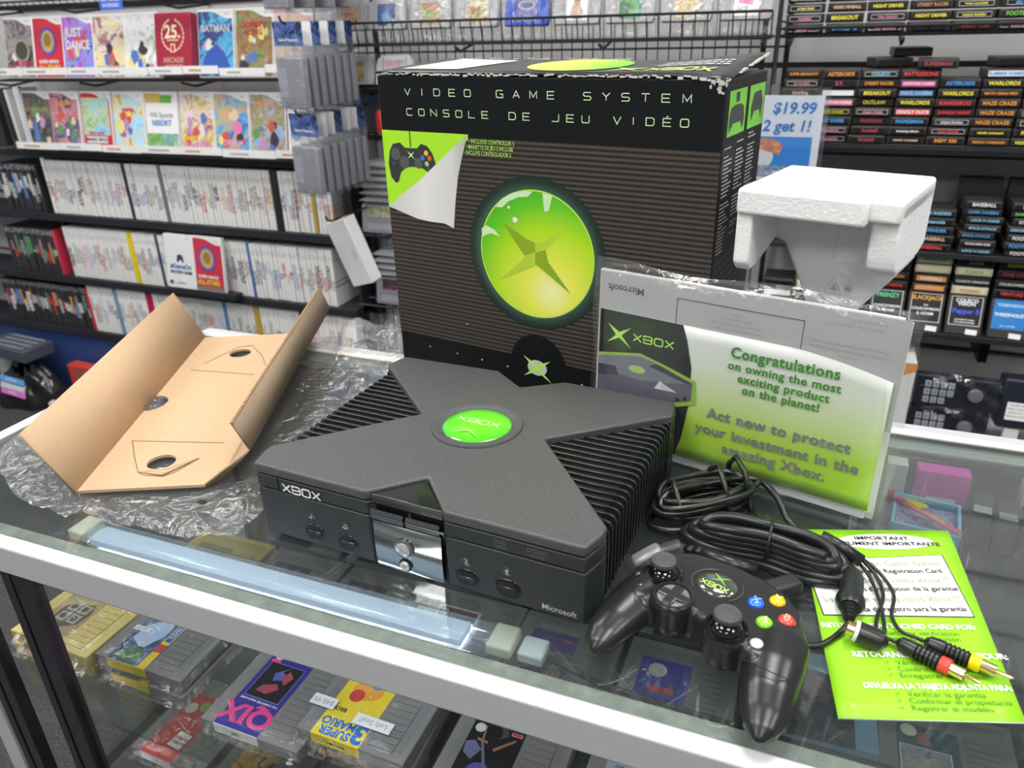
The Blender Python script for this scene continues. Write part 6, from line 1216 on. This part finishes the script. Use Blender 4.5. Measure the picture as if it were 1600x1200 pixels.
for cn, x0, L in (('left', .300, midB), ('right', .388, midC)):
    for r_, (ti, co) in enumerate(L): end_cart(x0+rr.uniform(-.006, .006), 1.938+rr.uniform(-.006, .006), -.0975+.0170*r_, ti, co, 'slim black cartridge with %s title, %s from bottom of %s narrow stack' % (co, ordinal(r_+1), cn), w=.070, h=.0168)
for x, lb_ in ((.292, 'black cartridge standing upright behind the left narrow stack'), (.390, 'black cartridge standing upright behind the right narrow stack')):
    b = MB(); b.box(0, .086, 0, .03, 0, .150); b.box(.010, .018, -.001, .002, .138, .141); o = b.build('game_cartridge', cart26, None, bevel=.002, loc=(x, 2.04, -.0975)); tag(o, lb_, 'cartridge')
# lower right shelf: small cartridges stacked, square labelled ones in front
ls = thing('wall_shelf', 'black shelf at lower right with square labelled cartridges facing out', 'shelf', (-.16, 1.93, -.290)); b = MB(); b.box(0, .80, 0, .225, -.014, 0); b.build('board', shelf_blk, ls, bevel=.001)
for x in (.36, .02, .58): b = MB(); b.box(x-.01, x+.01, .10, .22, -.10, -.014); b.build('bracket', black, ls)
def coleco(x, label, lines, plate=None, tagc=True):
    t = thing('game_cartridge', label, 'cartridge', (x, 1.935, -.2895), rot=(R(-20), 0, 0)); b = MB(); b.box(0, .078, 0, .018, 0, .098); b.build('shell', cart26, t, bevel=.003)
    b = MB(); b.flat(P_rect(.006, .072, .022, .090), 0, Matrix.Translation((0, -.0006, 0)) @ XF); p = b.build('front_label', plate or mat('coleco_black', (.010, .010, .012), .35), t)
    if not plate:
        b = MB(); x0, x1, z0, z1, q = .0065, .0715, .0225, .0895, .0012
        for r_ in ((x0, x1, z0, z0+q), (x0, x1, z1-q, z1), (x0, x0+q, z0, z1), (x1-q, x1, z0, z1)): b.flat(P_rect(*r_), 0, Matrix.Translation((0, -.0009, 0)) @ XF)
        b.build('label_rule', white, p)
    for s, z, sz, m_ in lines: text(s, sz, m_, p, (.039, -.0010, z), FRONT, bold=.03, name='label_lettering')
    if tagc: b = MB(); b.box(.044, .068, -.0012, 0, .005, .017); b.build('price_sticker', sticker, t, rot=(0, R(3), 0))
coleco(.140, 'upright black cartridge with green lettering, beside the foam edge on the lower shelf', [('FRENZY', .078, .014, mat('mint_ink', (.12, .55, .25), .4)), ('COLECOVISION', .052, .0082, white), ('& ADAM', .042, .0095, white)])
coleco(.224, 'upright black cartridge with orange lettering on the lower right shelf', [('BLACKJACK', .079, .0125, mat('amber_ink', (.70, .36, .06), .4)), ('FOR', .062, .005, white), ('COLECOVISION', .053, .0082, white), ('& ADAM', .042, .0095, white)])
coleco(.308, 'upright black cartridge with bright blue lettering on the lower right shelf', [('COLECO', .080, .0115, white), ('VISION', .072, .0115, white), ('Pepper II', .055, .0155, mat('royal_ink', (.06, .10, .75), .4)), ('presented by coleco', .036, .005, white), ('video game cartridge', .030, .005, white)])
coleco(.396, 'upright black cartridge with all blue label on the lower right shelf', [('TIGERVISION', .077, .0090, mat('ice_ink', (.45, .65, .8), .4)), ('THRESHOLD', .055, .0105, white), ('game cartridge', .030, .005, MATS['ice_ink'])], mat('azure_label', (.02, .20, .56), .35, coat=.3))
stk = {0: [('ACTIVISION', 'red', 0, 0), ('ACTIVISION', 'orange', 0, 0), ('TARZAN', 'white', 0, 0), ('', 'cream', 'cream', 0)], 1: [('FOOTBALL', 'peach', 'orange', 0), ('BASEBALL', 'white', 'orange', 0), ('', 'green', 'cream', 'c'), ('FROGGER', 'green', 'cream', 'c')], 2: [('WIZARD', 'brown', 'cream', 'c'), ('COLECO DRAGON', 'white', 0, 0), ('POPEYE', 'green', 'cream', 'c'), ('JAMES', 'brown', 0, 0)], 3: [('VENTURE', 'red', 0, 0), ('COLECOVISION', 'white', 0, 0), ('STAR WARS', 'dark red', 0, 0), ('ZAXXON', 'yellow', 0, 0)]}
for c_, L in stk.items():
    for r_, e in enumerate(L):
        end_cart(.142+.084*c_, 1.962, -.2000+.0225*r_, e[0], e[1], '%s cartridge lying %s above the upright one, lower right pile %s' % ('cream' if e[3] == 'c' else ('%s labelled black' % e[2]) if e[2] else ('%s titled black' % e[1]), ordinal(r_+1), ['one', 'two', 'three', 'four'][c_]), w=.074, h=.0205, plate=e[2] or None, shell=cart_cream if e[3] == 'c' else None)
    b = MB(); b.box(.144+.084*c_, .214+.084*c_, 1.985, 2.06, -.2895, -.2005); o = b.build('game_cartridge', cart26, None, bevel=.002); tag(o, 'black cartridge hidden behind the upright one in lower right pile %s' % ['one', 'two', 'three', 'four'][c_], 'cartridge')
for c_, L in enumerate(((('', 'cream', 'cream', 'c'), ('', 'peach', 'cream', 'c'), ('', 'white', 'white', 0), ('', 'blue', 0, 0)), (('DONKEY', 'pink', 'blue', 0), ('', 'white', 'white', 0), ('', 'blue', 0, 0), ('', 'red', 'cream', 'c'), ('POPEYE', 'green', 'cream', 'c')))):
    for r_, e in enumerate(L): end_cart(-.110+.080*c_, 1.950, -.2895+.0245*r_, e[0], e[1], '%s cartridge, %s from bottom in pile seen %s the foam' % ('cream' if e[3] == 'c' else 'black', ordinal(r_+1), ['left of', 'through gap of'][c_]), w=.074, h=.022, plate=e[2] or None, shell=cart_cream if e[3] == 'c' else None)
# price sign in a clear sleeve
sg = thing('price_sign', 'white paper price sign with blue lettering in clear sleeve right of carton', 'sign', (-.150, 1.905, .160))
b = MB(); b.box(-.105, .128, 0, .0008, -.120, .078); p = b.build('paper', mat('sign_paper', (.70, .76, .84), .5), sg); sb = mat('sign_blue', (.03, .20, .58), .45)
text('$19.99', .033, sb, p, (.066, -.0006, .050), FRONT, bold=.03, shear=.15, name='sign_lettering'); text('Buy 2 get 1!', .0335, sb, p, (.024, -.0006, .012), FRONT, bold=.03, shear=.15, name='sign_lettering')
b = MB(); b.flat(P_rect(-.095, .112, -.085, -.010), 0, Matrix.Translation((0, -.0005, 0)) @ XF); b.flat(P_rect(-.095, .112, -.120, -.108), 0, Matrix.Translation((0, -.0005, 0)) @ XF); b.build('blue_picture', mat('sign_azure', (.01, .22, .68), .4), p)
b = MB(); b.flat([(x+.005, z-.002) for x, z in circ(0, -.052, .028, 24)], 0, Matrix.Translation((0, -.0008, 0)) @ XF); b.build('printed_disc', mat('sign_disc', (.62, .66, .70), .4), p); b = MB(); b.flat([(-.01, -.035), (.045, -.050), (.052, -.028), (.022, -.012), (.0, -.016)], 0, Matrix.Translation((0, -.0011, 0)) @ XF); b.build('printed_figure', art_mat('sign_fig', [(.75, .55, .10), (.60, .15, .10), (.15, .2, .5)], 60), p)
text('GAMEON', .034, mat('sign_slate', (.28, .32, .40), .4), p, (.008, -.0012, -.088), FRONT, bold=.05, name='sign_lettering'); text('GAMES', .018, mat('sign_slate2', (.35, .38, .44), .4), p, (.060, -.0012, -.110), FRONT, bold=.03, space=1.2, name='sign_lettering')
b = MB(); b.box(-.112, .138, -.002, .003, -.126, .095); b.build('clear_sleeve', clear_mat('sign_sleeve', (.95, .96, .97), .05, .05, milk=.03), sg)
b = MB(); b.tube([(-.136, 1.93, .60), (-.136, 1.93, .30), (-.135, 1.92, .26)], .004, 8); b.tube([(-.128, 1.94, .372+.02*math.sin(a)) if False else (-.130+.012*math.cos(a), 1.935, .372+.014*math.sin(a)) for a in [2*math.pi*i/16 for i in range(16)]], .002, 6, True); o = b.build('shelf_upright', wire_black, None); tag(o, 'black wire upright with ring between the two wire shelves', 'upright')

# ------------------------------------------------------------------ behind the counter at the right: bagged keypads
bk = thing('wall_shelf', 'white low shelf with bagged keypad controllers behind the counter', 'shelf', (.20, 1.85, -.545)); b = MB(); b.box(0, .62, 0, .30, -.02, 0); b.build('board', mat('white_shelf', (.72, .72, .72), .5), bk, bevel=.002)
b = MB(); b.box(.235, .262, 1.88, 2.10, -.5445, -.352); o = b.build('game_box', mat('white_box_card', (.72, .71, .70), .45), None, bevel=.001); tag(o, 'white box with red and yellow top corner standing beside keypads', 'box')
b = MB(); b.add([(.2345, 1.8795, -.352), (.2625, 1.8795, -.352), (.2625, 1.8795, -.372), (.2345, 1.8795, -.385)], [(0, 1, 2, 3)]); oo = b.build('corner_print', mat('corner_red', (.70, .25, .05), .4), o)
keyb = mat('key_pale', (.40, .42, .46), .4); padb = mat('keypad_black', (.015, .018, .03), .4)
def keypad(x, z, label, rows):
    t = thing('keypad_controller', label, 'keypad', (x, 1.885, z), rot=(R(-6), 0, 0)); b = MB(); b.box(0, .175, 0, .035, 0, .078); b.build('body', padb, t, bevel=.004)
    for r_ in range(rows):
        for c_ in range(4):
            if r_ == 0 and c_ == 3: continue
            b = MB(); b.box(.020+.0165*c_, .0335+.0165*c_, -.003, .001, .010+.0195*r_, .0255+.0195*r_); k = b.build('key', keyb, t, bevel=.001); text('%d' % ((c_+4*r_) % 10), .009, dark_ink, k, (.0268+.0165*c_, -.0034, .0178+.0195*r_), FRONT, name='numeral')
    b = MB(); b.lathe([(.0165, 0), (.0160, .006), (.0140, .009), (0, .0095)], seg=28, M=Matrix.Translation((.128, 0, .040)) @ XF); b.build('dial', mat('dial_silver', (.55, .55, .56), .3, metal=.7), t)
    b = MB(); b.grid(14, 10, lambda s, u: (-.004+.182*s, -.006-.012*math.sin(math.pi*s)*math.sin(math.pi*u)-.003*math.sin(19*s+13*u), -.000+.088*u)); b.build('clear_bag', clear_mat('keypad_bag', (.9, .91, .93), .05, .08, bump=1, bscale=25), t, smooth=180)
keypad(.268, -.4590, 'upper black keypad controller with pale keys and silver dial in bag', 3); keypad(.262, -.5445, 'lower black keypad controller with pale keys and silver dial in bag', 3)
ad = thing('power_adapter', 'black power adapter with white label leaning beside the keypads', 'adapter', (.4475, 1.865, -.5445), rot=(R(-8), 0, 0)); b = MB(); b.box(0, .085, 0, .06, .060, .180); b.build('body', padb, ad, bevel=.006); b = MB(); b.flat(P_rect(.014, .062, .082, .125), 0, Matrix.Translation((0, -.0008, 0)) @ XF); l_ = b.build('rating_label', white, ad)
for i in range(4): text(['POWER SUPPLY', 'INPUT 120V 60Hz', 'OUTPUT 5V 12V', 'MADE IN TAIWAN'][i], .0055, dark_ink, l_, (.038, -.0014, .118-.009*i), FRONT, name='label_lettering')
b = MB(); b.box(.02, .05, .004, .020, 0, .062); b.build('cord_tag', mat('cord_tag', (.6, .6, .56), .5), ad)
t = thing('keypad_controller', 'black bagged keypad edge at the far right behind adapter', 'keypad', (.535, 1.90, -.5445)); b = MB(); b.box(0, .16, 0, .05, 0, .14); b.build('body', padb, t, bevel=.004)

# ------------------------------------------------------------------ floor clutter at the far left
fb = clear_mat('black_bag_film', (.25, .26, .28), .10, .10, bump=1.0, bscale=12, dist=.02)
def blob(name, label, x, y, sx, sy, sz, seed, m, cat='bag'):
    t = thing(name, label, cat, (x, y, FZ+.001)); rq = random.Random(seed); b = MB(); n1, n2 = 20, 10
    ph = [rq.uniform(0, 6) for _ in range(6)]
    def f(s, u):
        a = 2*math.pi*s; r_ = math.sin(math.pi*(.06+.44*(1-u)))**.6; w_ = 1+.14*math.sin(3*a+ph[0])+.10*math.sin(7*a+ph[1]+3*u)
        return (sx*r_*w_*math.cos(a), sy*r_*w_*math.sin(a), sz*(u**.8)*(1+.15*math.sin(2*a+ph[2])*u)+.02*math.sin(9*a+ph[3]+8*u)*u)
    b.grid(n1*2, n2*2, f); b.build('film', m, t, smooth=180); return t
bagblk = mat('black_film', (.015, .016, .018), .16, spec=.7, bump=1.0, bscale=30)
t = blob('bagged_console', 'shiny black bagged console with blue and pink stickers on floor at left', -2.87, 1.885, .16, .085, .15, 3, bagblk)
for z0, c, s in ((.128, (.10, .35, .70), 'SYSTEM'), (.100, (.55, .58, .66), 'TESTED GOOD'), (.078, (.75, .15, .60), 'PRICE')):
    b = MB(); b.add([(-.05, -.088-.2*(.13-z0), z0), (.08, -.088-.2*(.13-z0), z0-.012), (.08, -.080-.2*(.13-z0), z0+.010), (-.05, -.080-.2*(.13-z0), z0+.022)], [(0, 1, 2, 3)]); k = b.build('sticker', mat('stk_%d' % int(c[0]*100), c, .4), t); text(s, .018, white, k, (.015, -.0875-.2*(.13-z0), z0+.006), (R(75), R(4), 0), name='sticker_lettering')
blob('bagged_console', 'second shiny black bagged bundle at the extreme left on the floor', -3.20, 1.86, .13, .11, .20, 9, bagblk)
t = thing('flat_console', 'flat grey console box lying across the bagged bundles at left', 'console', (-3.05, 1.845, FZ+.20), R(-4)); b = MB(); b.box(0, .27, 0, .13, .002, .050); b.build('body', mat('slate_box', (.07, .085, .11), .35), t, bevel=.004)
for i in range(4): b = MB(); b.box(.04, .24, .02+.03*i, .032+.03*i, .0498, .0506); b.build('printed_line', mat('slate_print', (.25, .28, .33), .4), t)
t = thing('game_box', 'red and white game box standing on floor by the blue base', 'game box', (-2.705, 1.935, FZ+.001), R(-3)); b = MB(); b.box(0, .15, 0, .045, 0, .165); b.build('carton', mat('redbox', (.62, .06, .04), .4), t, bevel=.002); b = MB(); b.flat(P_rect(.03, .145, .01, .15), 0, Matrix.Translation((0, -.001, 0)) @ XF); b.build('front_print', art_mat('redbox_art', [(.7, .68, .62), (.15, .10, .08), (.5, .12, .08), (.08, .08, .08)], 26), t)
t = thing('white_console', 'white console with black top lying on floor beside the cardboard flap', 'console', (-2.63, 1.76, FZ+.001), R(16)); b = MB(); b.box(0, .22, 0, .12, 0, .09); b.build('body', mat('console_white', (.62, .63, .64), .35), t, bevel=.006); b = MB(); b.box(.0, .22, .02, .11, .09, .112); b.build('top', black, t, bevel=.004); b = MB(); b.flat(P_rect(.05, .13, .02, .07), 0, Matrix.Translation((0, -.001, 0)) @ XF); b.build('blue_label', mat('label_dkblue', (.03, .09, .25), .4), t)
b = MB(); b.box(-3.4, -3.02, 1.93, 1.995, FZ+.001, -.78); o = b.build('floor_carton', mat('pale_carton', (.55, .56, .56), .6), None); tag(o, 'pale low carton on floor below the blue base panel at far left', 'box')
